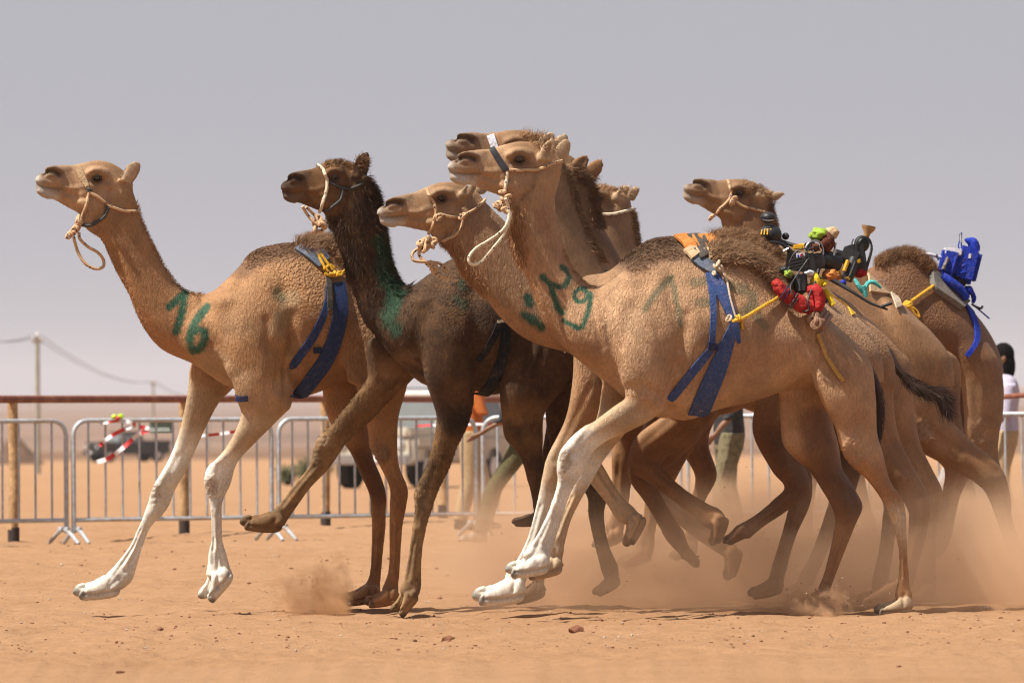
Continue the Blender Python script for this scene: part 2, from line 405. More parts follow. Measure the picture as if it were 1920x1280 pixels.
# ------------------------------------------------------------------ power poles and wire
M_POLE = plain('pole_pale', (.36, .32, .26), .8, 0, .25, 3, .2); M_WIRE = plain('wire_dark', (.12, .11, .11), .6)
POLES = [(70, 178, 632, 888, 'pale utility pole at the left with cables strung from its top'), (287, 330, 716, 866, 'distant utility pole above the taped barrier'), (-260, 110, 540, 915, None), (392, 560, 742, 856, None)]
tops = []
for u, D, vt, vb, lab in POLES:
    top = PX(u, vt, D); base = Vector((top.x, top.y, float(zground(D))-.3)); tops.append(top)
    if lab is None and u < 0: lab = 'utility pole left of the picture'
    o = empty('utility_pole', base, lab or 'farthest utility pole in the haze', 'pole', 'utility poles'); MB().tube([base, base.lerp(top, .5), top], [.085, .075, .065], 10).build('shaft', M_POLE, o)
    MB().box(top+Vector((0, 0, -.14)), (.16, 0, 0), (0, .05, 0), (0, 0, .045)).build('crossarm', M_POLE, o)
    for sx in (-.12, 0, .12): MB().ball(top+Vector((sx, 0, -.04 if sx else .06)), .055, .055, .09, 8).build('insulator', M_TW, o)
order = [2, 0, 1, 3]
for a, b_ in zip(order[:-1], order[1:]):
    for sx in (-.12, .12):
        A, B = tops[a]+Vector((sx, 0, .05)), tops[b_]+Vector((sx, 0, .05)); MBw = MB(); MBw.tube([A.lerp(B, f)-Vector((0, 0, .55*4*f*(1-f))) for f in np.linspace(0, 1, 17)], .012, 5)
        tag(MBw.build('power_cable', M_WIRE), ('near' if sx < 0 else 'far')+' cable sagging '+('from the pole at the left out of the picture' if a == 2 else 'between the two utility poles' if a == 0 else 'on past the distant pole'), 'cable', 'power cables')
me = bpy.data.meshes.new('earth_mound'); me.from_pydata(mv, [], mf); me.polygons.foreach_set('use_smooth', [True]*len(mf)); mo = link('earth_mound', me, plain('mound_brown', (.14, .075, .045), .95, 0, .4, 2, .4)); D = 290; pz = PX(28, 868, D); mo.location = (pz.x, pz.y, float(zground(D))); tag(mo, kind='structure')
# ------------------------------------------------------------------ shrubs
M_LEAF = plain('shrub_leaf', (.10, .115, .04), .8, 0, .4, 4, 0); M_TWIG = plain('shrub_twig', (.13, .09, .055), .9)
def shrub(u, D, wd, hgt, lab, seed):
    rg = random.Random(seed); b_ = at_ground(u, D); b_.z = float(zground(D)); o = empty('desert_shrub', b_, lab, 'shrub', 'desert shrubs'); tw = MB(); lf = MB()
    for k in range(26):
        a = rg.uniform(0, 6.28); r_ = wd*rg.uniform(.1, .5); tipp = b_+Vector((math.cos(a)*r_, math.sin(a)*r_, hgt*rg.uniform(.45, 1)))
        tw.tube([b_+Vector((math.cos(a)*.04, math.sin(a)*.04, -.03)), b_.lerp(tipp, .5)+Vector((0, 0, .05)), tipp], [.012, .009, .004], 5)
        for j in range(34):
            p = b_.lerp(tipp, rg.uniform(.3, 1))+Vector((rg.gauss(0, .06), rg.gauss(0, .06), rg.gauss(0, .05))); d = Vector((rg.gauss(0, 1), rg.gauss(0, 1), abs(rg.gauss(0, 1)))).normalized()*rg.uniform(.04, .09); s_ = d.orthogonal().normalized()*.012
            lf.add([p, p+d*.5+s_, p+d, p+d*.5-s_], [(0, 1, 2, 3)])
    tw.build('stems', M_TWIG, o)['kind'] = 'stuff'; lf.build('foliage', M_LEAF, o, False)['kind'] = 'stuff'
shrub(540, 118, .5, .42, 'low dull green shrub left of the other one behind the barrier', 1); shrub(577, 122, .62, .58, 'taller green shrub behind the dark camel\'s outstretched foreleg', 2); shrub(610, 150, .5, .4, 'small shrub beside the white truck\'s rear wheel', 3)
# ------------------------------------------------------------------ vehicles
M_CW = plain('car_white', (.90, .90, .88), .35, 0, .08, 3, .02, dirt=(.5, .36, .24)); M_CB = plain('car_beige', (.62, .57, .46), .45, 0, .12, 3, .03, dirt=(.42, .28, .18)); M_GL = plain('car_glass', (.16, .17, .165), .08, 0, .1, 3, 0, spec=.8); M_TY = plain('tyre', (.02, .02, .02), .85, 0, .2, 30, .2); M_CK = plain('car_black', (.03, .035, .04), .3, 0, .15, 3, .02, dirt=(.16, .11, .08)); M_CHR = plain('chrome', (.6, .6, .6), .25, .9, .1, 10, 0); M_LAMP = plain('lamp_glass', (.6, .6, .58), .15, 0, .1, 10, 0)
def car(loc, rz, label, body, roofm, ln=4.4, wd=1.75, ht=1.85, pickup=False):
    o = empty('parked_car', loc, label, 'car', 'parked cars'); Mx = Matrix.Translation(loc) @ Matrix.Rotation(rz, 4, 'Z')
    T = lambda x, y, z: Mx @ Vector((x, y, z)); X = Mx.to_3x3() @ Vector((1, 0, 0)); Y = Mx.to_3x3() @ Vector((0, 1, 0)); Z = Vector((0, 0, 1)); h = wd/2
    def bx(name, c, a, b_, c_, mat, bev=.04, par=o): return MB().box(T(*c), X*a, Y*b_, Z*c_, bev).build(name, mat, par)
    f = -ln/2
    bx('lower_body', (0, 0, .72), h, ln/2-.05, .27, body, .07); bx('bonnet', (0, f+.62, 1.05), h-.06, .60, .10, body, .05)
    c0, c1_ = f+1.25, (ln/2-.1 if not pickup else f+2.9); mb = MB(); rows = []
    prof = [(c0, 1.0), (c0+.35, ht-.12), (c1_-.12, ht-.1), (c1_, 1.0)]; w0, w1 = h-.04, h-.16
    vv = [T(s*w_, y_, z_) for s in (-1, 1) for (y_, z_), w_ in zip(prof, (w0, w1, w1, w0))]
    mb.add(vv, [(0, 1, 2, 3), (7, 6, 5, 4), (0, 4, 5, 1), (1, 5, 6, 2), (2, 6, 7, 3), (3, 7, 4, 0)]); cab = mb.build('cabin', body, o, False)
    bx('roof', (0, (c0+.35+c1_-.12)/2, ht-.06), w1+.02, (c1_-c0-.47)/2+.05, .055, roofm, .04)
    def quad(name, pts, mat, off=.012):
        P_ = [T(*p) for p in pts]; n_ = (P_[1]-P_[0]).cross(P_[2]-P_[0]).normalized(); ctr = sum(P_, Vector())/4; 
        if n_.dot(ctr-T(0, (c0+c1_)/2, 1.2)) < 0: n_ = -n_
        m2 = MB(); m2.add([p+n_*off for p in P_]+[p-n_*.01 for p in P_], [(0, 1, 2, 3), (7, 6, 5, 4), (0, 4, 5, 1), (1, 5, 6, 2), (2, 6, 7, 3), (3, 7, 4, 0)]); return m2.build(name, mat, cab, False)
    k0, k1 = .16, .90; ly = lambda f_: c0+.35*f_; lz = lambda f_: 1.0+(ht-1.12)*f_; lw = lambda f_: w0+(w1-w0)*f_
    quad('windscreen', [(-lw(k0)+.07, ly(k0), lz(k0)), (lw(k0)-.07, ly(k0), lz(k0)), (lw(k1)-.07, ly(k1), lz(k1)), (-lw(k1)+.07, ly(k1), lz(k1))], M_GL)
    nwin = 2 if not pickup else 1
    for s in (-1, 1):
        for k in range(nwin):
            ya = c0+.42+(c1_-c0-.62)*k/nwin+.03; yb = c0+.42+(c1_-c0-.62)*(k+1)/nwin-.06
            quad('side_window', [(s*lw(.22), ya-(.22 if k == 0 else 0), lz(.22)), (s*lw(.22), yb, lz(.22)), (s*lw(.86), yb, lz(.86)), (s*lw(.86), ya, lz(.86))], M_GL)
        mir = MB(); mir.box(T(s*(h+.10), c0+.25, 1.22), X*.08, Y*.03, Z*.11, .02); mir.build('mirror', M_TY, o)
        hl = MB(); hl.tube([T(s*(h-.26), f+.05, .87), T(s*(h-.26), f+.0, .87)], .10, 14); hl.build('headlight', M_LAMP, o)
        bx('fender', (s*(h-.02), f+.68, .86), .07, .52, .12, body, .05)
        for yy in (f+.70, ln/2-.85):
            w_ = MB(); w_.tube([T(s*(h-.22), yy, .37), T(s*(h+.0), yy, .37)], .37, 22); wo = w_.build('wheel', M_TY, o); w_ = MB(); w_.tube([T(s*(h-.02), yy, .37), T(s*(h+.012), yy, .37)], .20, 16); w_.build('rim', M_CHR, wo)
    bx('grille', (0, f+.03, .86), h-.42, .03, .13, M_TY, .01); gr = bx('bumper', (0, f-.03, .55), h, .09, .09, M_CHR if not pickup else M_TY, .03); bx('number_plate', (0, f-.125, .56), .26, .008, .055, M_TW, .004, gr)
    if pickup:
        for s in (-1, 1): bx('bed_side', (s*(h-.04), (c1_+ln/2)/2, 1.08), .05, (ln/2-c1_)/2-.03, .12, body, .02)
        bx('tailgate', (0, ln/2-.08, 1.08), h-.08, .04, .12, body, .02)
    else:
        for s in (-1, 1): MB().tube([T(s*(w1-.05), c0+.5, ht+.05), T(s*(w1-.05), c1_-.3, ht+.05)], .02, 6).build('roof_rack_bar', M_CHR, o)
    return o
D = 108; p = PX(835, 915, D); car(Vector((p.x-.45, p.y+1.2, float(zground(D)))), R(-26), 'beige and white off-road car with white roof behind the barrier', M_CB, M_CW)
D = 318; p = PX(240, 860, D); car(Vector((p.x, p.y, float(zground(D)))), R(-58), 'dark pickup parked far off behind the taped barrier', M_CK, M_CK, 4.6, 1.75, 1.7, True)
# ------------------------------------------------------------------ people behind the barriers
M_SKIN = plain('skin_brown', (.25, .125, .07), .55, 0, .12, 25, .1); M_HAIR = plain('hair_black', (.008, .007, .007), .95, 0, .4, 60, .6, .006, .1); M_ORV = fabric('shirt_orange', (.55, .15, .03)); M_BEI = fabric('trousers_beige', (.48, .34, .19)); M_OLI = fabric('trousers_olive', (.095, .085, .036)); M_GRS = fabric('shirt_dark_grey', (.035, .036, .04)); M_WSH = fabric('shirt_white', (.68, .68, .72)); M_GRT = fabric('trousers_pale_grey', (.42, .41, .41)); M_LIL = fabric('shirt_lilac', (.50, .46, .58))
def camo(name, a, b_):
    m, t, bs = new_mat(name); n = noise(t, 14, 3, .6); t.links.new(ramp(t, n.outputs[0], (.42, a), (.5, b_), (.62, a)).outputs[0], bs.inputs['Base Color']); bs.inputs['Roughness'].default_value = .9; return m
def plaid(name, a, b_):
    m, t, bs = new_mat(name); g = nn(t, 'ShaderNodeNewGeometry'); sp = nn(t, 'ShaderNodeSeparateXYZ'); t.links.new(g.outputs['Position'], sp.inputs[0])
    s1 = mth(t, 'GREATER_THAN', mth(t, 'SINE', mth(t, 'MULTIPLY', sp.outputs['X'], 80)), .3); s2 = mth(t, 'GREATER_THAN', mth(t, 'SINE', mth(t, 'MULTIPLY', sp.outputs['Z'], 80)), .3)
    t.links.new(mixc(t, mth(t, 'MULTIPLY', mth(t, 'ADD', s1, s2), .5), a, b_), bs.inputs['Base Color']); bs.inputs['Roughness'].default_value = .9; return m
M_CAMO = camo('trousers_camouflage', (.09, .075, .035), (.16, .13, .07)); M_PLAID = plaid('cloth_plaid', (.10, .12, .16), (.30, .31, .33)); M_SHOE = plain('shoe_dark', (.05, .04, .035), .7); M_SHOES = plaid('shoe_striped', (.16, .12, .09), (.50, .42, .32))
def remesh_of(mb, vox, smooth_it=4):
    me = bpy.data.meshes.new('tmp'); me.from_pydata(mb.v, [], mb.f); bm = bmesh.new(); bm.from_mesh(me); bmesh.ops.recalc_face_normals(bm, faces=bm.faces[:]); bm.to_mesh(me); bm.free()
    to = bpy.data.objects.new('tmp', me); COL.objects.link(to); md = to.modifiers.new('r', 'REMESH'); md.mode = 'VOXEL'; md.voxel_size = vox; sm = to.modifiers.new('s', 'SMOOTH'); sm.factor = .5; sm.iterations = smooth_it
    dg = bpy.context.evaluated_depsgraph_get(); dg.update(); m2 = bpy.data.meshes.new_from_object(to.evaluated_get(dg)); bpy.data.objects.remove(to); bpy.data.meshes.remove(me); m2.polygons.foreach_set('use_smooth', [True]*len(m2.polygons)); m2.materials.clear(); return m2
def person(x, y, face, label, shirt, trousers, shoe, stride=.0, lean=.0, h=1.72, hair=M_HAIR, armbend=.3, spread=.0, scarf=False):
    """face: direction the person looks (radians, 0 = +X); stride: front/back leg split"""
    k = h/1.75; z0 = float(zground(y)); o = empty('person', (x, y, z0), label, 'person', 'people behind the barriers'); c_, s_ = math.cos(face), math.sin(face)
    def W(f, l, z): return Vector((x+(f*c_-l*s_)*k, y+(f*s_+l*c_)*k, z0+z*k))
    fw = Vector((c_, s_, 0)); lf = Vector((-s_, c_, 0))
    def limb(pts, rs):
        mb.sweep([[*(p+Vector(q)*0+ax[0]*r_), *(p-ax[0]*r_), *(ax[1]*r2)] for p, (r_, r2), ax, q in ((pp_[0], rr, pp_[1], (0, 0, 0)) for pp_, rr in zip(pts, rs))], 4, 14)
    AX = (fw, lf); AZ = (Vector((0, 0, 1)), lf); hz = .92-.25*stride*stride
    def legs(grow):
        for sd_, st_ in ((1, stride), (-1, -stride)):
            hip = W(0, .09*sd_, hz); kn = W(st_*.48+.05, (.10+spread)*sd_, .50-.05*abs(st_)); an = W(st_*.85, (.10+spread*1.6)*sd_, .09)
            limb([(hip+Vector((0, 0, .05)), AX), (hip.lerp(kn, .35), AX), (kn, AX), (kn.lerp(an, .35), AX), (an, AX)], [(.095+grow, .085+grow), (.085+grow, .08+grow), (.062+grow, .06+grow), (.06+grow, .055+grow), (.04+grow*1.6, .038+grow*1.6)])
            yield an
    def torso(grow, top=1.0):
        limb([(W(0, 0, hz-.06), AX), (W(.0, 0, hz+.06), AX), (W(lean*.3, 0, hz+.25), AX), (W(lean*.7, 0, hz+.42), AX), (W(lean, 0, hz+.54), AX), (W(lean*1.05, 0, hz+.60), AX)], [(.10+grow, .15+grow), (.11+grow, .165+grow), (.105+grow, .15+grow), (.12+grow, .18+grow), (.09+grow, .17+grow), (.05+grow*.4, .07+grow*.4)])
    arms = []
    def arm(grow, full):
        for sd_ in (1, -1):
            sh = W(lean*.95, .19*sd_, hz+.50); el = W(lean+.10*armbend+.02, .245*sd_, hz+.22); wr = W(lean+.05+.42*armbend, .22*sd_, hz+.0+.22*armbend); end = wr if full else el.lerp(wr, .35)
            limb([(sh, AX), (sh.lerp(el, .5), AX), (el, AX), (el.lerp(end, .5), AX), (end, AX)], [(.055+grow, .055+grow), (.05+grow, .05+grow), (.042+grow, .042+grow), (.040+grow, .04+grow), (.028+grow, .024+grow)])
            if full:
                d = (wr-el).normalized(); pm = wr+d*.05; limb([(wr, AX), (pm, AX), (wr+d*.10, AX)], [(.03, .018), (.042, .018), (.034, .013)])
                for q in range(4):
                    fb = wr+d*.095+fw*(.028-.019*q); mb.tube([fb, fb+d*(.035, .042, .038, .028)[q], fb+d*(.06, .075, .068, .05)[q]+Vector((0, 0, -.012))], [.0095, .009, .007], 6)
                mb.tube([wr+d*.03+fw*.035, wr+d*.06+fw*.055, wr+d*.09+fw*.058], [.011, .010, .008], 6)
    mb = MB(); ank = list(legs(0)); torso(0); arm(0, True)
    hd = W(lean*1.15+.02, 0, hz+.76); limb([(W(lean, 0, hz+.55), AX), (W(lean*1.1, 0, hz+.64), AX)], [(.055, .055), (.052, .052)])
    mb.ball(hd, .098*k, .082*k if abs(c_) > .7 else .09*k, .125*k, 16); mb.ball(hd+fw*.03-Vector((0, 0, .05)), .07*k, .065*k, .07*k, 12); mb.ball(hd+fw*.102-Vector((0, 0, .01)), .018, .018, .026, 8); mb.ball(hd+fw*.085-Vector((0, 0, .055)), .022, .03, .012, 8)
    for sd_ in (1, -1): mb.ball(hd+lf*.085*sd_-Vector((0, 0, .005)), .02, .02, .034, 8)
    for an in ank: limb([(an+Vector((0, 0, -.02)), AX), (an+fw*.05+Vector((0, 0, -.05)), AX), (an+fw*.15+Vector((0, 0, -.065)), AX)], [(.04, .035), (.06, .04), (.03, .035)])
    link('body', remesh_of(mb, .014, 5), M_SKIN, o)
    for sd_ in (1, -1): MB().ball(hd+fw*.086+lf*.033*sd_+Vector((0, 0, .012)), .012, .012, .010, 8).build('eye', M_EYE0, o)
    mb = MB(); mb.ball(hd-fw*.018+Vector((0, 0, .035)), .108*k, .10*k, .115*k, 16, .02); mb.ball(hd-fw*.05-Vector((0, 0, .07)), .085*k, .10*k, .16*k if scarf else .05*k, 14, .02); link('hair', remesh_of(mb, .014, 2), hair, o)
    mb = MB(); list(legs(.022)); limb([(W(0, 0, hz-.1), AX), (W(0, 0, hz+.08), AX)], [(.12, .165), (.125, .17)]); link('trousers', remesh_of(mb, .016, 4), trousers, o)
    mb = MB(); torso(.022); arm(.018, False); link('shirt', remesh_of(mb, .016, 4), shirt, o)
    for an in ank:
        mb = MB(); limb([(an-fw*.06+Vector((0, 0, -.04)), AZ), (an+fw*.0+Vector((0, 0, -.035)), AZ), (an+fw*.10+Vector((0, 0, -.05)), AZ), (an+fw*.20+Vector((0, 0, -.062)), AZ)], [(.04, .04), (.055, .048), (.042, .052), (.02, .035)]); mb.build('shoe', shoe, o)
    return o
M_EYE0 = plain('person_eye', (.02, .015, .012), .2, 0, .1, 50, 0)
def gx(u, D): return at_ground(u, D).x
person(gx(882, 55.5), 55.5, R(0), 'person in orange top and beige trousers behind the barrier', M_ORV, M_BEI, M_SHOE, .12, .02, 1.72, armbend=.9)
person(gx(985, 49.9), 49.9, R(178), 'person in olive trousers and grey top striding behind the dark camel', M_GRS, M_OLI, M_SHOES, .46, .10, 1.74, armbend=.5)
person(gx(1368, 50.2), 50.2, R(200), 'person in dark grey top and camouflage trousers seen under the nearest belly', M_GRS, M_CAMO, M_SHOE, .15, .03, 1.70)
person(gx(1884, 53.0), 53.0, R(190), 'black haired person in lilac white shirt at the right edge', M_LIL, M_BEI, M_SHOE, .08, .0, 1.68, scarf=True)
person(gx(1812, 49.6), 49.6, R(185), 'person in white shirt and pale grey trousers behind the last camel\'s legs', M_WSH, M_GRT, M_SHOE, .34, .08, 1.72)
person(gx(1712, 50.6), 50.6, R(170), 'person with plaid wrap glimpsed between hind legs on the right', M_WSH, M_PLAID, M_SHOE, .1, .02, 1.70)
# ------------------------------------------------------------------ camels
def coat_mat(name, curl=0.0, rough=.62, wr=.5, hair=False, shag=0):
    m, t, b = new_mat(name)
    a = nn(t, 'ShaderNodeAttribute', attribute_name='coat')
    n1 = noise(t, 9, 5, .6); n2 = noise(t, 70, 4, .6)
    c = mixc(t, 1.0, a.outputs['Color'], ramp(t, n1.outputs[0], (.25, .74), (.75, 1.2)).outputs[0], 'MULTIPLY')
    c = mixc(t, 1.0, c, ramp(t, n2.outputs[0], (.25, .84), (.75, 1.15)).outputs[0], 'MULTIPLY')
    if shag:
        n3 = noise(t, 22, 5, .6, dist=1.2); n4 = noise(t, 5.5, 4, .6)
        c = mixc(t, ramp(t, n3.outputs[0], (.45, 0), (.70, shag)).outputs[0], c, (.16, .078, .027))
        c = mixc(t, ramp(t, n4.outputs[0], (.44, 0), (.64, .62)).outputs[0], c, (.018, .009, .005))
    # hair lying down and back, and broad weathering of the coat
    mh = nn(t, 'ShaderNodeMapping'); t.links.new(t.nodes['TC'].outputs['Position'], mh.inputs[0]); mh.inputs['Rotation'].default_value = (0, R(-30), 0); mh.inputs['Scale'].default_value = (1, 1, .16)
    ns = noise(t, 210, 3, .6, coord=mh.outputs[0]); nb = noise(t, 2.6, 4, .6)
    c = mixc(t, 1.0, c, ramp(t, ns.outputs[0], (.28, .80), (.72, 1.18)).outputs[0], 'MULTIPLY')
    c = mixc(t, 1.0, c, ramp(t, nb.outputs[0], (.3, .82), (.7, 1.14)).outputs[0], 'MULTIPLY')
    p = nn(t, 'ShaderNodeAttribute', attribute_name='paint')
    n5 = noise(t, 110, 4, .7)
    pf = mth(t, 'MULTIPLY', p.outputs['Fac'], ramp(t, n5.outputs[0], (.22, .35), (.5, 1.0)).outputs[0])
    c = mixc(t, pf, c, (.0075, .070, .036))
    t.links.new(c, b.inputs['Base Color'])
    b.inputs['Roughness'].default_value = rough; b.inputs['Specular IOR Level'].default_value = .34
    b.inputs['Sheen Weight'].default_value = .015; b.inputs['Sheen Roughness'].default_value = .5
    if not hair:
        f = nn(t, 'ShaderNodeAttribute', attribute_name='curl')
        # fine coat, folds of loose skin, curls where the winter coat is left
        mp = nn(t, 'ShaderNodeMapping'); tc = t.nodes['TC']; t.links.new(tc.outputs['Position'], mp.inputs[0])
        mp.inputs['Rotation'].default_value = (0, R(38), 0); mp.inputs['Scale'].default_value = (1, 1, .34)
        wv = noise(t, 56, 4, .55, coord=mp.outputs[0], dist=1.4)
        p1 = bump(t, b, noise(t, 420, 3, .6).outputs[0], .5, .004)
        fw = nn(t, 'ShaderNodeAttribute', attribute_name='folds'); p2 = bump(t, b, mth(t, 'MULTIPLY', wv.outputs[0], fw.outputs['Fac']), wr, .022, p1)
        vo = nn(t, 'ShaderNodeTexVoronoi', feature='SMOOTH_F1'); vo.inputs['Scale'].default_value = 74
        ds = noise(t, 40, 3); vm = nn(t, 'ShaderNodeVectorMath', operation='MULTIPLY_ADD')
        t.links.new(ds.outputs['Color'], vm.inputs[0]); vm.inputs[1].default_value = (.03,)*3
        t.links.new(tc.outputs['Position'], vm.inputs[2]); t.links.new(vm.outputs[0], vo.inputs['Vector'])
        cv = mth(t, 'MULTIPLY', vo.outputs['Distance'], f.outputs['Fac'])
        bump(t, b, cv, .8, .026, p2)
    return m
def polyd(uv, poly):
    p = np.array(poly, float)
    if len(p) == 1: return np.hypot(*(uv-p[0]).T)
    d = np.full(len(uv), 1e9)
    for a, b in zip(p[:-1], p[1:]):
        e = b-a; t = np.clip(((uv-a) @ e)/(e @ e+1e-9), 0, 1)
        d = np.minimum(d, np.hypot(*(uv-a-t[:, None]*e).T))
    return d
def sstep(a, b, x):
    t = np.clip((x-a)/(b-a), 0, 1); return t*t*(3-2*t)
HEAD = [  # profile of a camel's head: top edge, bottom edge, half-width (m)
    (840, 313, 841, 321, .026), (845, 306, 845, 328, .044), (855, 297, 854, 335, .054), (868, 289, 868, 342, .058), (886, 282, 886, 348, .054),
    (918, 278, 908, 357, .050), (946, 270, 934, 366, .062), (970, 265, 955, 374, .080), (998, 267, 978, 382, .080),
    (1028, 280, 1000, 390, .076), (1050, 302, 1022, 396, .066)]
HA, HB = complex(840, 316), complex(1052, 303)
def head_map(A, B, vs=1.0):
    a = (complex(*B)-complex(*A))/(HB-HA)
    ax = (HB-HA)/abs(HB-HA)
    def f(u, v):
        z = (complex(u, v)-HA)/ax
        z = complex(z.real, z.imag*vs)*ax
        z = z*a+complex(*A); return z.real, z.imag
    return f, abs(a)
CAMELS = {}
def build_camel(c):
    D0, u0, k = c['D0'], c['u0'], c.get('k', .00121)
    yaw = R(20); LAT = Vector((math.sin(yaw), math.cos(yaw), 0))
    def P(u, v, w=0): return PX(u, v, D0+k*(u-u0)+w)
    c['P'] = P
    pxm = F/D0
    SV, SF, SCc, SI, SN = [], [], [], [], []
    pal = c['pal'] = {k_: tuple(x*KA for x in v_) for k_, v_ in c['pal'].items()}
    def add(st, cols, ident, it, sub=5, seg=22, pear=0):
        rows = []
        for s in st: rows.append([*s[0], *s[1], *s[2]])
        v, f = sweep_geo(rows, sub, seg, pear)
        o = sum(len(x) for x in SV)
        SV.append(v); SF.extend(tuple(i+o for i in q) for q in f)
        cc = cr_interp(np.array([pal[q] for q in cols]), sub); cc = np.clip(np.repeat(cc, seg, 0), 0.005, 1)
        SCc.append(np.vstack([cc, pal[cols[0]], pal[cols[-1]]]))
        SI.append(np.full(len(v), ident)); SN.append(np.full(len(v), it))
    # torso and neck
    add([(P(a, b), P(d, e), LAT*h) for a, b, d, e, h in c['torso']], ['body']*len(c['torso']), 0, 26, pear=.34)
    nk = c['neck']
    add([(P(d, e), P(a, b), LAT*h) for a, b, d, e, h in nk], ['neck' if 'neck' in pal else 'body']*len(nk), 1, 16)
    for ex in c.get('extra', []):     # muscle masses: rows (u, v, u, v, w, half-width)
        add([(P(a, b, w_), P(d, e, w_), LAT*h) for a, b, d, e, w_, h in ex], ['body']*len(ex), 0, 26)
    # head
    hf, hs = head_map(c['A'], c['B'], c.get('hv', 1.0)); hs *= c.get('hw', 1.0)*1.0
    c['hf'] = hf; msc = 333/pxm*hs
    rows = []
    for (a, b, d, e, h) in HEAD:
        rows.append((P(*hf(a, b)), P(*hf(d, e)), LAT*h*msc))
    add(rows, ['muzzle']*3+['face']*(len(HEAD)-3), 2, 2, sub=4, seg=24)
    # muzzle details: upper lip, lower lip, brow, cheek
    def blob(u, v, w_, ru, rv, rw, col, ang=0):
        uu, vv = hf(u, v); st = []
        for t in (-.98, -.7, -.25, .25, .7, .98):
            q = math.sqrt(1-t*t)
            p1 = hf(u+ru*t*math.cos(ang)-rv*q*math.sin(ang)*-1, v+ru*t*math.sin(ang)-rv*q*math.cos(ang))
            p2 = hf(u+ru*t*math.cos(ang)+rv*q*math.sin(ang)*-1, v+ru*t*math.sin(ang)+rv*q*math.cos(ang))
            st.append((P(*p1, w_*msc), P(*p2, w_*msc), LAT*rw*q*msc))
        add(st, [col]*6, 2, 3, sub=3, seg=16)
    blob(985, 375, 0, 48, 30, .062, 'face', .35); blob(1012, 345, 0, 30, 40, .07, 'face', .2)
    blob(862, 312, 0, 22, 12, .060, 'muzzle', .1); blob(862, 333, 0, 17, 9, .046, 'muzzle', .35)
    for sgn in (-1, 1):
        blob(972, 288, sgn*.060, 24, 12, .030, 'face', -.05)
        blob(972, 345, sgn*.046, 40, 26, .034, 'face', .2)
        blob(875, 293, sgn*.040, 20, 9, .020, 'muzzle', -.1)
    es = c.get('es', 1.0)
    for sgn, du in ((-1, c.get('edu', (0, 26))[0]), (1, c.get('edu', (0, 26))[1])):
        e = [(1018+du, 300, .017), (1021+du, 288, .019), (1025+du, 275, .016), (1029+du, 265, .010), (1032+du, 258, .004)]
        st = []
        tl = c.get('ear', (0, 0))
        for i, (a, b, h) in enumerate(e):
            f_ = i/4; half = (11, 15, 14, 10, 3)[i]*es; b = 303+(b-303)*es
            a += tl[0]*f_; b += tl[1]*f_
            st.append((P(*hf(a-half, b-1), sgn*.062*msc), P(*hf(a+half, b+3), sgn*.062*msc), LAT*h*msc))
        add(st, ['ear' if 'ear' in pal else 'face']*5, 3, 2, sub=3, seg=14)
    # legs
    nails = []
    c['legs_px'] = {}
    for li, L in enumerate(c['legs']):
        pts = L['pts']; st = []; cen = []
        edges = []
        for i, p in enumerate(pts):
            if len(p) == 4: edges.append(p)
            else:
                a = pts[max(i-1, 0)]; b = pts[min(i+1, len(pts)-1)]
                ca = ((a[0]+a[2])/2, (a[1]+a[3])/2) if len(a) == 4 else a[:2]
                cb = ((b[0]+b[2])/2, (b[1]+b[3])/2) if len(b) == 4 else b[:2]
                dx, dy = cb[0]-ca[0], cb[1]-ca[1]; q = math.hypot(dx, dy) or 1
                nx, ny = -dy/q, dx/q
                edges.append((p[0]+nx*p[2], p[1]+ny*p[2], p[0]-nx*p[2], p[1]-ny*p[2]))
        if 'foot' in L:
            (hu, hv_), (tu, tv) = L['foot']; dx, dy = tu-hu, tv-hv_; ux, uy = -dy, dx
            lx, ly = (edges[-1][0]+edges[-1][2])/2, (edges[-1][1]+edges[-1][3])/2
            ax_, ay_ = hu+dx*.24+ux*.24, hv_+dy*.24+uy*.24
            q = math.hypot(ax_-lx, ay_-ly) or 1; nx, ny = -(ay_-ly)/q, (ax_-lx)/q
            rr = .24*math.hypot(dx, dy)
            # keep the same edge order as the leg
            pe = edges[-1]
            sg = 1 if (nx*(pe[0]-pe[2])+ny*(pe[1]-pe[3])) > 0 else -1
            edges.append((ax_+nx*rr*sg, ay_+ny*rr*sg, ax_-nx*rr*sg, ay_-ny*rr*sg))
        a0 = edges[0]; a1 = edges[1]
        cx, cy = (a0[0]+a0[2])/2, (a0[1]+a0[3])/2; ox, oy = cx-(a1[0]+a1[2])/2, cy-(a1[1]+a1[3])/2
        q = math.hypot(ox, oy) or 1; hl = math.hypot(a0[0]-a0[2], a0[1]-a0[3])/2
        sx_, sy_ = ox/q*hl*.6, oy/q*hl*.6
        edges.insert(0, tuple(cx_+(.45*(p_-cx_))+s_ for p_, cx_, s_ in zip(a0, (cx, cy, cx, cy), (sx_, sy_, sx_, sy_))))
        n = len(edges)
        for i, (a, b, d, e) in enumerate(edges):
            th = math.hypot(a-d, b-e)/pxm/2
            lw = min(th*L.get('lat', .82), L.get('latmax', .125))
            if th < .065: lw = max(lw, min(.036, th*1.05))
            wi = L['w']*(1 if i > 1 else (.85 if i else .6))
            st.append((P(a, b, wi), P(d, e, wi), LAT*lw)); cen.append(((a+d)/2, (b+e)/2))
        cols = L.get('cols') or [L.get('col', 'body')]*n
        cols = [cols[0]]+list(cols)
        if len(cols) < n: cols = cols+[cols[-1]]*(n-len(cols))
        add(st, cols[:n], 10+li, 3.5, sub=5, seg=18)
        L['edges'] = edges
        c['legs_px'][li] = cen
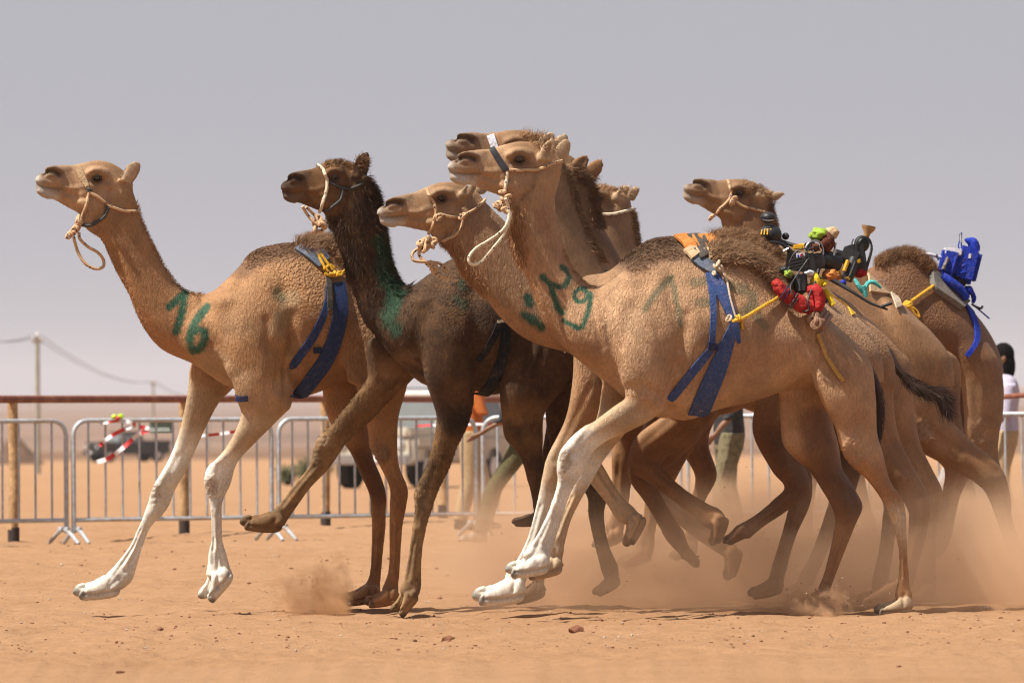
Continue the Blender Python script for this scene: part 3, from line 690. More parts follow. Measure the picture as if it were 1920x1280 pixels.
        if 'foot' in L:
            (hu, hv_), (tu, tv) = L['foot']; dx, dy = tu-hu, tv-hv_; ux, uy = -dy, dx
            prof = [(-.02, .30, .03, .12), (.10, .46, .10, .01), (.35, .50, .35, -.03), (.62, .37, .64, -.03), (.82, .33, .86, -.01), (.95, .27, .97, .0), (1.02, .16, 1.03, .06)]
            spl = L.get('splay', .07)
            for sgn in (-1, 1):
                st = []
                for i, (a, b, d, e) in enumerate(prof):
                    s_ = spl*sgn*i/6; ax2 = .07*sgn*i/6; a += ax2; d += ax2
                    st.append((P(hu+dx*a+ux*b+ux*s_, hv_+dy*a+uy*b+uy*s_, L['w']+sgn*.040), P(hu+dx*d+ux*e+ux*s_, hv_+dy*d+uy*e+uy*s_, L['w']+sgn*.040),
                               LAT*(.040, .052, .054, .047, .043, .037, .020)[i]))
                add(st, [L.get('fcol', cols[-1])]*7, 10+li, 1, sub=4, seg=16)
                nails.append(P(hu+dx*(1.02+.07*sgn)+ux*.15+ux*spl*sgn, hv_+dy*(1.02+.07*sgn)+uy*.15+uy*spl*sgn, L['w']+sgn*.042))
    SVa = np.vstack(SV)
    me = bpy.data.meshes.new('tmp'); me.from_pydata(SVa.tolist(), [], SF)
    bm = bmesh.new(); bm.from_mesh(me); bmesh.ops.recalc_face_normals(bm, faces=bm.faces[:]); bm.to_mesh(me); bm.free()
    to = bpy.data.objects.new('tmp', me); COL.objects.link(to)
    md = to.modifiers.new('r', 'REMESH'); md.mode = 'VOXEL'; md.voxel_size = c.get('vox', .011); md.adaptivity = 0
    dg = bpy.context.evaluated_depsgraph_get(); dg.update()
    me2 = bpy.data.meshes.new_from_object(to.evaluated_get(dg))
    bpy.data.objects.remove(to); bpy.data.meshes.remove(me)
    nv = len(me2.vertices); co = np.empty(nv*3); me2.vertices.foreach_get('co', co); co = co.reshape(-1, 3)
    ne = len(me2.edges); ed = np.empty(ne*2, int); me2.edges.foreach_get('vertices', ed); ed = ed.reshape(-1, 2)
    # nearest source vertex: colour, part id, smoothing
    srcC = np.vstack(SCc); srcI = np.concatenate(SI); srcN = np.concatenate(SN).astype(float)
    kd = kdtree.KDTree(len(SVa))
    for i, p in enumerate(SVa): kd.insert(p, i)
    kd.balance()
    idx = np.fromiter((kd.find(p)[1] for p in co.tolist()), int, nv)
    col = srcC[idx].copy(); part = srcI[idx]; itn = srcN[idx]
    deg = np.bincount(ed.ravel(), minlength=nv).astype(float); deg[deg == 0] = 1
    E0, E1 = ed[:, 0], ed[:, 1]
    def lap(x):
        if x.ndim == 1:
            return (np.bincount(E0, x[E1], nv)+np.bincount(E1, x[E0], nv))/deg
        return np.stack([lap(x[:, j]) for j in range(x.shape[1])], 1)
    for _ in range(10): itn = .5*itn+.5*lap(itn)
    for _ in range(9): col = .4*col+.6*lap(col)
    vx = c.get('vox', .011); mul = (.011/vx)**1.5
    for i in range(int(26*mul)):
        act = (itn*mul > i)*.6
        co = co+(lap(co)-co)*act[:, None]
    uv = to_px(co)
    side = co[:, 1]-(D0+k*(uv[:, 0]-u0))
    def normals():
        me2.vertices.foreach_set('co', co.ravel()); me2.update()
        nm = np.empty(nv*3); me2.vertices.foreach_get('normal', nm); return nm.reshape(-1, 3)
    nm = normals()
    isb = part <= 3
    # sculpted lines: (polyline, radius px, depth m, colour or None, strength, parts)
    curl = np.zeros(nv); paint = np.zeros(nv)
    mcache = {}
    def line(poly, r, depth, colr=None, st=0., sel=None, sides='both', rc=None):
        nonlocal co, col
        d = polyd(uv, poly); msk = np.ones(nv, bool) if sel is None else np.isin(part, sel)
        if sides == 'near': msk &= side < 0
        key = (tuple(sel) if sel is not None else None, sides)
        if key in mcache: msk = mcache[key]
        else:
            msk = msk.astype(float)
            if sel is not None and 2 not in sel and 3 not in sel:
                for _ in range(14): msk = lap(msk)
            mcache[key] = msk
        g = np.exp(-(d/r)**2)*msk
        co = co-nm*(g*depth)[:, None]
        if colr is not None:
            g2 = np.exp(-(d/(rc or r))**2)*msk*st
            col = col*(1-g2[:, None])+np.array(colr)*g2[:, None]
    H = lambda *pp: [hf(*q) for q in pp]
    hd = [2]; s1 = hs
    lip = pal.get('lip', (.50, .42, .34)); dk = (.02, .013, .01)
    line(H((842, 310), (846, 322), (858, 332), (872, 338), (884, 342)), 10*s1, 0, lip, .9, hd)
    line(H((841, 319), (850, 324), (866, 326), (884, 326), (900, 325)), 3.4*s1, .010*msc, (.12, .07, .04), .6, hd, rc=2.2*s1)
    line(H((848, 333), (858, 338), (870, 341)), 7*s1, -.013*msc, None, 0, hd)
    line(H((850, 314), (870, 316), (890, 312)), 6*s1, -.006*msc, None, 0, hd)
    line(H((857, 300), (866, 294), (878, 293), (890, 299)), 4.4*s1, .026*msc, dk, .97, hd, rc=4.8*s1)
    line(H((853, 296), (866, 287), (882, 286), (894, 293)), 3.5*s1, -.006*msc, None, 0, hd)
    line(H((862, 303), (878, 303), (892, 305)), 3.5*s1, -.006*msc, None, 0, hd)
    nd = pal.get('nose', (.16, .10, .06)); line(H((853, 300), (870, 293), (890, 294), (905, 292)), 12*s1, 0, nd, .65, hd)
    line(H((971, 299)), 15*s1, .004*msc, (.06, .032, .018), .9, hd, rc=15*s1); line(H((985, 303), (998, 307)), 6*s1, 0, (.12, .065, .035), .5, hd)
    line(H((957, 305), (948, 312), (938, 316)), 6*s1, .004*msc, (.11, .06, .035), .5, hd)
    line(H((952, 291), (962, 284), (976, 283), (989, 291)), 5*s1, -.010*msc, None, 0, hd)
    line(H((957, 312), (970, 316), (986, 311)), 4*s1, -.006*msc, None, 0, hd)
    line(H((905, 330), (935, 338), (955, 334)), 6*s1, .011*msc, None, 0, hd)
    line(H((900, 322), (925, 322), (945, 315)), 6*s1, -.009*msc, None, 0, hd)
    line(H((900, 345), (930, 356), (955, 362)), 6*s1, .009*msc, None, 0, hd); line(H((915, 290), (925, 305), (930, 322)), 8*s1, .007*msc, None, 0, hd); line(H((985, 315), (1000, 322), (1010, 318)), 7*s1, .008*msc, None, 0, hd)
    line(H((1003, 320), (997, 350), (975, 377)), 6*s1, .012*msc, None, 0, hd)
    line(H((1022, 292), (1028, 272)), 5*s1, .010*msc, (.25, .16, .1), .4, [3], 'near')
    line(H((960, 270), (1000, 270), (1030, 283)), 12*s1, 0, pal.get('crown', pal['face']), .8, hd)
    for q in c.get('lines', []):
        line(*q)
    # bony joints and tendons of every leg, the edge of each foot pad
    for li, L in enumerate(c['legs']):
        E = np.array(L['edges'], float); m = len(E); ce = (E[:, :2]+E[:, 2:])/2; hv2 = (E[:, 2:]-E[:, :2])/2; th = np.hypot(hv2[:, 0], hv2[:, 1])
        if m < 8: continue
        lo = [m-5, m-4, m-3]; me_ = [10+li]
        for f_, dp in ((.42, .009), (-.05, -.004), (-.5, .006)):
            line([tuple(ce[i]+hv2[i]*f_) for i in lo], max(2.6, th[m-4]*.22), dp, None, 0, me_)
        kn = m-6 if m > 8 else m-5
        line([tuple(ce[kn]+hv2[kn]*.55), tuple(ce[kn-1]+hv2[kn-1]*.6)], th[kn]*.35, .008, None, 0, me_); line([tuple(ce[kn]-hv2[kn]*.3)], th[kn]*.6, -.008, None, 0, me_)
        line([tuple(ce[kn-2]+hv2[kn-2]*.1), tuple(ce[kn-1]+hv2[kn-1]*.1)], th[kn-1]*.22, .006, None, 0, me_)
        line([tuple(ce[kn-3]-hv2[kn-3]*.3), tuple(ce[kn-1]-hv2[kn-1]*.35)], th[kn-1]*.25, .006, None, 0, me_)
        line([tuple(ce[m-2]+hv2[m-2]*.45)], th[m-2]*.5, -.010, None, 0, me_); line([tuple(ce[m-2]-hv2[m-2]*.5)], th[m-2]*.4, -.006, None, 0, me_); line([tuple(ce[m-2]), tuple(ce[m-1])], th[m-2]*.22, .008, None, 0, me_)
        if 'foot' in L:
            (hu, hv_), (tu, tv) = L['foot']; dx, dy = tu-hu, tv-hv_; ux, uy = -dy, dx; q = math.hypot(dx, dy)
            line([(hu+dx*a+ux*b_, hv_+dy*a+uy*b_) for a, b_ in ((.0, .16), (.3, .10), (.6, .08), (.85, .09))], q*.035, .009, (.16, .10, .06), .35, me_, rc=q*.05)
            line([(hu+dx*a+ux*b_, hv_+dy*a+uy*b_) for a, b_ in ((.45, .46), (.7, .33), (.9, .26))], q*.04, .008, None, 0, me_)
            line([(hu+dx*.80+ux*.36, hv_+dy*.80+uy*.36), (hu+dx*.84+ux*.14, hv_+dy*.84+uy*.14)], q*.035, .007, None, 0, me_)
    # toenails
    for tp in nails:
        d = np.sqrt(((co-np.array(tp))**2).sum(1)); g = np.exp(-(d/.034)**4)[:, None]*.92
        col = col*(1-g)+np.array((.055, .048, .044))*g
    # colour patches (polyline, radius, colour, strength, parts, sides)
    nz = np.array([.5]*nv)
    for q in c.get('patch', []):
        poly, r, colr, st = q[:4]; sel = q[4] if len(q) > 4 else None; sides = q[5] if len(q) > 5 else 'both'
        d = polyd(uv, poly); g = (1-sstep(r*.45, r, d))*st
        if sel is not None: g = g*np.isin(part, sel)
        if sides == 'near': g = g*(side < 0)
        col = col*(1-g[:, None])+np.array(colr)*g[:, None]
    for poly, r, st in c.get('curl', []):
        d = polyd(uv, poly); curl = np.maximum(curl, (1-sstep(0, r*1.25, d+8*np.sin(uv[:, 0]*.11)*np.cos(uv[:, 1]*.13)))*st*isb)
    for poly, r, st in c.get('paint', []):
        if len(poly) > 2: poly = [tuple(q) for q in cr_interp(np.array(poly, float), 5)]
        wob = r*(.16*np.sin(uv[:, 0]*.21+uv[:, 1]*.13)+.12*np.sin(uv[:, 0]*.47-uv[:, 1]*.39))
        d = polyd(uv, poly)+wob; paint = np.maximum(paint, (1-sstep(r*.45, r*1.45, d))*st*(side < .0)*isb)
    for q in c.get('knee', []):       # horny callus pads
        (ku, kv, ru, rv), li = q
        d = np.hypot((uv[:, 0]-ku)/ru, (uv[:, 1]-kv)/rv)+.16*np.sin(uv[:, 0]*.5+uv[:, 1]*.33)+.1*np.sin(uv[:, 1]*.9); m_ = (part == 10+li)*(side < c['legs'][li]['w']+.01)
        g = (1-sstep(.75, 1.05, d))*m_
        rim = np.exp(-((d-.95)/.22)**2)*m_
        rough_ = np.zeros(nv)
        for i_ in np.nonzero(g > .01)[0]: rough_[i_] = mn.noise(Vector((uv[i_, 0]*.33, uv[i_, 1]*.25, ku)))+.5*mn.noise(Vector((uv[i_, 0]*.8, uv[i_, 1]*.7, kv)))
        co = co+nm*(rim*.005+g*.007*rough_)[:, None]
        kc = np.array(c.get('kcol', (.30, .19, .11)))
        g = np.clip(g*(.5+.6*rough_), 0, 1); col = col*(1-g[:, None])+kc*g[:, None]
    nm = normals()
    me2.polygons.foreach_set('use_smooth', [True]*len(me2.polygons))
    ca = me2.color_attributes.new('coat', 'FLOAT_COLOR', 'POINT')
    ca.data.foreach_set('color', np.hstack([np.clip(col, 0, 1), np.ones((nv, 1))]).ravel().astype(np.float32))
    at = me2.attributes.new('paint', 'FLOAT', 'POINT'); at.data.foreach_set('value', paint.astype(np.float32))
    at = me2.attributes.new('curl', 'FLOAT', 'POINT'); at.data.foreach_set('value', curl.astype(np.float32))
    fo = np.where(part <= 1, 1.0, np.where(part <= 3, .12, .8-.72*sstep(700, 840, uv[:, 1])))
    for _ in range(10): fo = .4*fo+.6*lap(fo)
    at = me2.attributes.new('folds', 'FLOAT', 'POINT'); at.data.foreach_set('value', fo.astype(np.float32))
    me2.name = 'body'; me2.materials.clear(); me2.materials.append(c['mat'])
    bx, by = uv[:, 0].mean(), D0
    root = empty('racing_camel', (co[:, 0].mean(), co[:, 1].mean(), 0), c['label'], 'camel', 'camels running in the race')
    link('body', me2, None, root)
    bvh = BVHTree.FromPolygons([Vector(p) for p in co], [tuple(p.vertices) for p in me2.polygons])
    c.update(root=root, co=co, nm=nm, col=col, uv=uv, part=part, side=side, bvh=bvh, paintv=paint)
    O = Vector((0, 0, CAMH))
    def hit(u, v, far=False):
        p = P(u, v); d = (p-O).normalized()
        if far: r = bvh.ray_cast(p+d*3, -d)
        else: r = bvh.ray_cast(p-d*3, d)
        if r[0] is None:
            q = bvh.find_nearest(p); return q[0], q[1]
        return r[0], r[1]
    c['hit'] = hit
    # eyes
    for far in (False, True):
        p, n_ = hit(*hf(971, 299), far)
        r_ = .029*msc
        mb = MB(); mb.ball(p-n_*r_*.60, r_, r_, r_, 16)
        mb.build('eye', M_EYE, root)
        lid = MB()
        up = Vector((0, 0, 1)); sx = n_.cross(up).normalized()
        for kk, (o0, o1, rr) in enumerate(((.25, .95, .0062), (-.6, .35, .0045))):
            pts = []
            for a in np.linspace(0, math.pi, 9):
                ca_, sa_ = math.cos(a), math.sin(a)
                hgt = (r_*.80*sa_) if kk == 0 else (-r_*.62*sa_)
                pts.append(p-n_*r_*.60+sx*ca_*r_*1.12+up*hgt+n_*(r_*(.45+.55*sa_*.9)))
            lid.tube(pts, [rr*msc*.4]+[rr*msc]*7+[rr*msc*.4], 6)
        lm = lid.build('eyelid', M_LID, root)
    CAMELS[c['key']] = c
    return c
def strands(c, name, idx, length, width, flow, lift, mat, jitter=.35, curve=.5, tint=None, tvar=.25, colour_from=True):
    """tufts and fur: short tapered blades rooted on the body"""
    co, nm, col = c['co'][idx], c['nm'][idx], c['col'][idx]
    n = len(idx)
    fl = np.broadcast_to(np.asarray(flow, float), (n, 3)).copy()
    fl += np.random.normal(0, jitter, (n, 3))
    fl -= nm*(fl*nm).sum(1)[:, None]; fl /= np.linalg.norm(fl, axis=1)[:, None]+1e-6
    d0 = nm*lift+fl*(1-lift); d0 /= np.linalg.norm(d0, axis=1)[:, None]
    d1 = d0*(1-curve)+fl*curve+np.array([0, 0, -.25])*curve; d1 /= np.linalg.norm(d1, axis=1)[:, None]
    Ln = (np.asarray(length)*np.random.uniform(.55, 1.2, n))[:, None]
    sd_ = np.cross(d0, np.random.normal(0, 1, (n, 3))); sd_ /= np.linalg.norm(sd_, axis=1)[:, None]+1e-9
    W = (np.asarray(width)*np.random.uniform(.7, 1.3, n))[:, None]
    base = co-nm*.002
    mid = base+d0*Ln*.5; tip = mid+d1*Ln*.5
    V = np.stack([base-sd_*W, base+sd_*W, mid-sd_*W*.7, mid+sd_*W*.7, tip], 1).reshape(-1, 3)
    o = np.arange(n)*5
    f4 = np.stack([o, o+1, o+3, o+2], 1); f3 = np.stack([o+2, o+3, o+4], 1)
    me = bpy.data.meshes.new(name)
    me.vertices.add(n*5); me.vertices.foreach_set('co', V.ravel())
    loops = np.hstack([f4, f3]).ravel(); me.loops.add(len(loops)); me.loops.foreach_set('vertex_index', loops)
    me.polygons.add(n*2); me.polygons.foreach_set('loop_start', np.stack([np.arange(n)*7, np.arange(n)*7+4], 1).ravel())
    me.update(calc_edges=True); me.validate()
    me.polygons.foreach_set('use_smooth', [True]*len(me.polygons))
    cc = col.copy() if tint is None else (np.array(tint)*.65+col*.35)
    cc *= np.random.uniform(1-tvar, 1+tvar, (n, 1))
    pv = c['paintv'][idx]
    ca = me.color_attributes.new('coat', 'FLOAT_COLOR', 'POINT')
    c4 = np.hstack([np.clip(cc, 0, 1), np.ones((n, 1))]); ca.data.foreach_set('color', np.repeat(c4, 5, 0).ravel().astype(np.float32))
    at = me.attributes.new('paint', 'FLOAT', 'POINT'); at.data.foreach_set('value', np.repeat(pv, 5).astype(np.float32))
    o_ = link(name, me, mat, c['root']); o_['kind'] = 'stuff'
    return o_
def fuzz(c, n, length, width, mat):
    """the short coat: single tapered blades all over the body"""
    idx = np.random.randint(0, len(c['co']), n)
    co, nm = c['co'][idx], c['nm'][idx]
    fl = np.array([.45, 0, -.8])+np.random.normal(0, .35, (n, 3)); fl -= nm*(fl*nm).sum(1)[:, None]; fl /= np.linalg.norm(fl, axis=1)[:, None]+1e-6
    d = nm*.24+fl*.76; d /= np.linalg.norm(d, axis=1)[:, None]
    low = sstep(760, 900, c['uv'][idx, 1]); leg = np.where(c['part'][idx] == 2, .55, np.where(c['part'][idx] >= 10, .8-.55*low, 1.0))
    L = (length*leg*np.random.uniform(.5, 1.3, n))[:, None]; sd_ = np.cross(d, nm); sd_ /= np.linalg.norm(sd_, axis=1)[:, None]+1e-9
    W = (width*np.random.uniform(.7, 1.3, n))[:, None]
    V = np.stack([co-nm*.001-sd_*W, co-nm*.001+sd_*W, co+d*L], 1).reshape(-1, 3)
    me = bpy.data.meshes.new('fur'); me.vertices.add(n*3); me.vertices.foreach_set('co', V.ravel())
    me.loops.add(n*3); me.loops.foreach_set('vertex_index', np.arange(n*3)); me.polygons.add(n); me.polygons.foreach_set('loop_start', np.arange(n)*3)
    me.update(calc_edges=True)
    cc = np.clip(c['col'][idx]*np.random.uniform(.98, 1.34, (n, 1)), 0, 1)
    ca = me.color_attributes.new('coat', 'FLOAT_COLOR', 'POINT')
    ca.data.foreach_set('color', np.repeat(np.hstack([cc, np.ones((n, 1))]), 3, 0).ravel().astype(np.float32))
    at = me.attributes.new('paint', 'FLOAT', 'POINT'); at.data.foreach_set('value', np.repeat(c['paintv'][idx], 3).astype(np.float32))
    # shade the blades like the skin they grow from
    me.polygons.foreach_set('use_smooth', [True]*n)
    me.normals_split_custom_set_from_vertices(np.repeat(nm, 3, 0))
    o_ = link('fur', me, mat, c['root']); o_['kind'] = 'stuff'
def pick(c, poly, r, n, parts=(0, 1, 2, 3), rnd=None):
    d = polyd(c['uv'], poly); m = (d < r*1.35)*np.isin(c['part'], parts)
    w_ = np.clip(1-d/(r*1.35), 0, 1)**1.4*m
    if w_.sum() <= 0: return np.zeros(0, int)
    return np.random.choice(len(w_), n, p=w_/w_.sum())
M_EYE = plain('eye_dark', (.012, .008, .006), .06, 0, .1, 60, 0, spec=.7)
M_LID = plain('eyelid_skin', (.07, .04, .025), .55, 0, .3, 90, .2)
M_FUR = coat_mat('fur_strands', hair=True, rough=.75); M_FUR2 = coat_mat('fur_strands_dark', hair=True, rough=.85, shag=.6)
# ---- the eight camels: outlines measured in photo pixels, depths from where their feet meet the track
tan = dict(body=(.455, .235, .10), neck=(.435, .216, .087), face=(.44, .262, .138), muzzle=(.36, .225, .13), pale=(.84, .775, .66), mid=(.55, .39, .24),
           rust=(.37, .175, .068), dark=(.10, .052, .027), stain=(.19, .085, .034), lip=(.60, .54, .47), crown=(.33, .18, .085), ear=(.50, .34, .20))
M_C1 = coat_mat('coat_sandy', wr=.6); M_C2 = coat_mat('coat_dark_shaggy', wr=.2, shag=.6, rough=.85)
M_C4 = coat_mat('coat_tan', wr=.85); M_CX = coat_mat('coat_brown', wr=.28)
DKH = (.075, .04, .022)
c1 = dict(key='c1', D0=32.6, u0=450, vox=.0075, pal=tan, mat=M_C1,
    label='pale legged tan camel in the lead, painted number 16 on its neck', A=(67, 340), B=(252, 346), hv=1.17, ear=(10, 8), es=1.15, edu=(12, 16),
    torso=[(372, 556, 340, 655, .12), (388, 550, 358, 678, .17), (407, 541, 385, 697, .22), (437, 511, 425, 728, .26), (472, 472, 475, 745, .29), (512, 458, 522, 752, .32),
           (555, 453, 562, 747, .335), (602, 446, 607, 732, .335), (652, 466, 655, 706, .32), (700, 522, 700, 695, .28), (738, 585, 733, 705, .22), (758, 640, 752, 705, .12)],
    neck=[(372, 690, 425, 535, .15), (330, 672, 392, 548, .135), (293, 648, 366, 549, .122), (262, 602, 340, 540, .112), (238, 550, 314, 508, .102), (215, 504, 289, 464, .094),
          (195, 458, 267, 414, .085), (181, 433, 258, 382, .08), (190, 405, 246, 348, .072)],
    extra=[[(400, 560, 500, 545, -.12, .10), (405, 620, 520, 610, -.16, .13), (415, 680, 535, 690, -.19, .11), (440, 730, 530, 740, -.19, .07)],
           [(395, 560, 480, 545, .12, .10), (380, 630, 490, 620, .16, .13), (365, 690, 460, 700, .19, .10)],
           [(640, 560, 760, 600, -.10, .12), (640, 640, 768, 660, -.14, .13), (650, 720, 762, 720, -.15, .10)]],
    legs=[dict(w=-.18, pts=[(440, 640, 545, 640), (432, 700, 548, 700), (446, 750, 545, 756), (452, 782, 515, 793), (420, 848, 475, 832), (391, 874, 444, 867), (384, 899, 432, 907), (391, 934, 420, 934), (395, 960, 416, 960),
                            (396, 1010, 417, 1010), (391, 1036, 424, 1036), (390, 1055, 430, 1060), (388, 1080, 436, 1085)],
               cols=['body', 'body', 'body', 'mid', 'mid', 'pale', 'pale', 'pale'], foot=((437, 1082), (391, 1128)), splay=.16),
          dict(w=.18, pts=[(375, 640, 455, 650), (358, 690, 440, 720), (354, 725, 412, 752), (340, 797, 389, 793), (319, 856, 363, 850), (291, 908, 346, 885), (281, 936, 329, 915), (272, 961, 313, 955), (258, 992, 284, 988),
                           (243, 1024, 267, 1026), (218, 1056, 256, 1062), (200, 1076, 246, 1088)],
               cols=['body', 'body', 'mid', 'mid', 'pale', 'pale', 'pale'], foot=((226, 1117), (146, 1122)), splay=.06),
          dict(w=-.14, pts=[(655, 620, 770, 640), (665, 700, 765, 710), (680, 770, 748, 775), (690, 805, 745, 810), (694, 835, 745, 850), (710, 868, 750, 880), (730, 912, 765, 915), (731, 945, 763, 945), (730, 985, 755, 985),
                            (730, 1040, 751, 1040), (727, 1075, 749, 1075), (716, 1105, 746, 1105)], cols=['body']*6+['rust'], foot=((748, 1130), (690, 1138))),
          dict(w=.15, pts=[(600, 640, 700, 650), (604, 710, 690, 720), (612, 770, 690, 780), (632, 815, 695, 830), (656, 845, 700, 860), (676, 890, 715, 895), (692, 925, 725, 930), (696, 960, 724, 958), (697, 1000, 722, 1000),
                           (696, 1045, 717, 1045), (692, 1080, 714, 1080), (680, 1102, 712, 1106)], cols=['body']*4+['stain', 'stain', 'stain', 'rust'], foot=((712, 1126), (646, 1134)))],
    lines=[([(462, 505), (425, 590), (408, 680)], 20, .015, None, 0, [0]), ([(528, 550), (550, 640), (545, 735)], 17, .022, None, 0, [0]), ([(478, 640), (490, 700)], 34, -.022, None, 0, [0, 10]), ([(455, 560), (470, 590)], 24, -.010, None, 0, [0]), ([(500, 600), (505, 660)], 9, .009, None, 0, [0]), ([(672, 660), (690, 690)], 28, .022, None, 0, [0]), ([(590, 620), (580, 700)], 12, .005, None, 0, [0]), ([(376, 560), (384, 610), (398, 650)], 6, .007, None, 0, [0, 1]), ([(520, 745), (535, 760)], 9, -.012, None, 0, [0, 10]), ([(470, 760), (530, 700), (552, 640), (550, 590)], 10, .014, None, 0, [0]), ([(385, 560), (395, 620), (420, 680)], 9, .008, None, 0, [0, 1]),
           ([(215, 470), (245, 560), (300, 640), (365, 690)], 8, .010, None, 0, [1]), ([(405, 705), (440, 735), (480, 748)], 10, .012, None, 0, [0]),
           ([(399, 960), (400, 1030)], 3.5, .007, None, 0, [10]), ([(410, 960), (410, 1030)], 3.5, .007, None, 0, [10]), ([(408, 1035), (409, 1100)], 4, .012, None, 0, [10]),
           ([(300, 960), (262, 1020), (235, 1070)], 4, .006, None, 0, [11]), ([(290, 965), (245, 1035), (205, 1090)], 3, .005, None, 0, [11]),
           ([(430, 800), (412, 860)], 7, -.006, None, 0, [10])],
    patch=[([(450, 492), (500, 462), (560, 458)], 38, (.17, .085, .042), .8, [0]), ([(590, 445), (640, 460)], 30, (.26, .14, .07), .8, [0]),
           ([(560, 700), (680, 670)], 50, (.30, .145, .058), .6, [0]), ([(400, 690), (470, 740), (530, 745)], 46, (.40, .27, .155), .6, [0, 10, 11]), ([(420, 620), (470, 600)], 40, (.34, .19, .09), .5, [0]), ([(520, 620), (545, 560)], 26, (.26, .24, .15), .3, [0], 'near'),
           ([(715, 850)], 24, (.16, .085, .045), .8, [12]), ([(250, 600), (330, 672)], 30, (.36, .17, .07), .6, [1])],
    knee=[((397, 911, 13, 19), 0), ((292, 925, 12, 18), 1), ((711, 845, 17, 22), 2)],
    curl=[([(560, 500), (610, 540), (640, 600)], 80, 1.0), ([(600, 450), (650, 480)], 40, 1.0)],
    paint=[([(316, 574), (332, 562), (348, 548)], 8, 1), ([(347, 549), (341, 580), (331, 622)], 8, 1), ([(386, 575), (362, 612), (358, 650), (374, 655), (385, 632), (375, 617), (362, 624)], 8.5, 1), ([(520, 545), (528, 556)], 10, .5)])
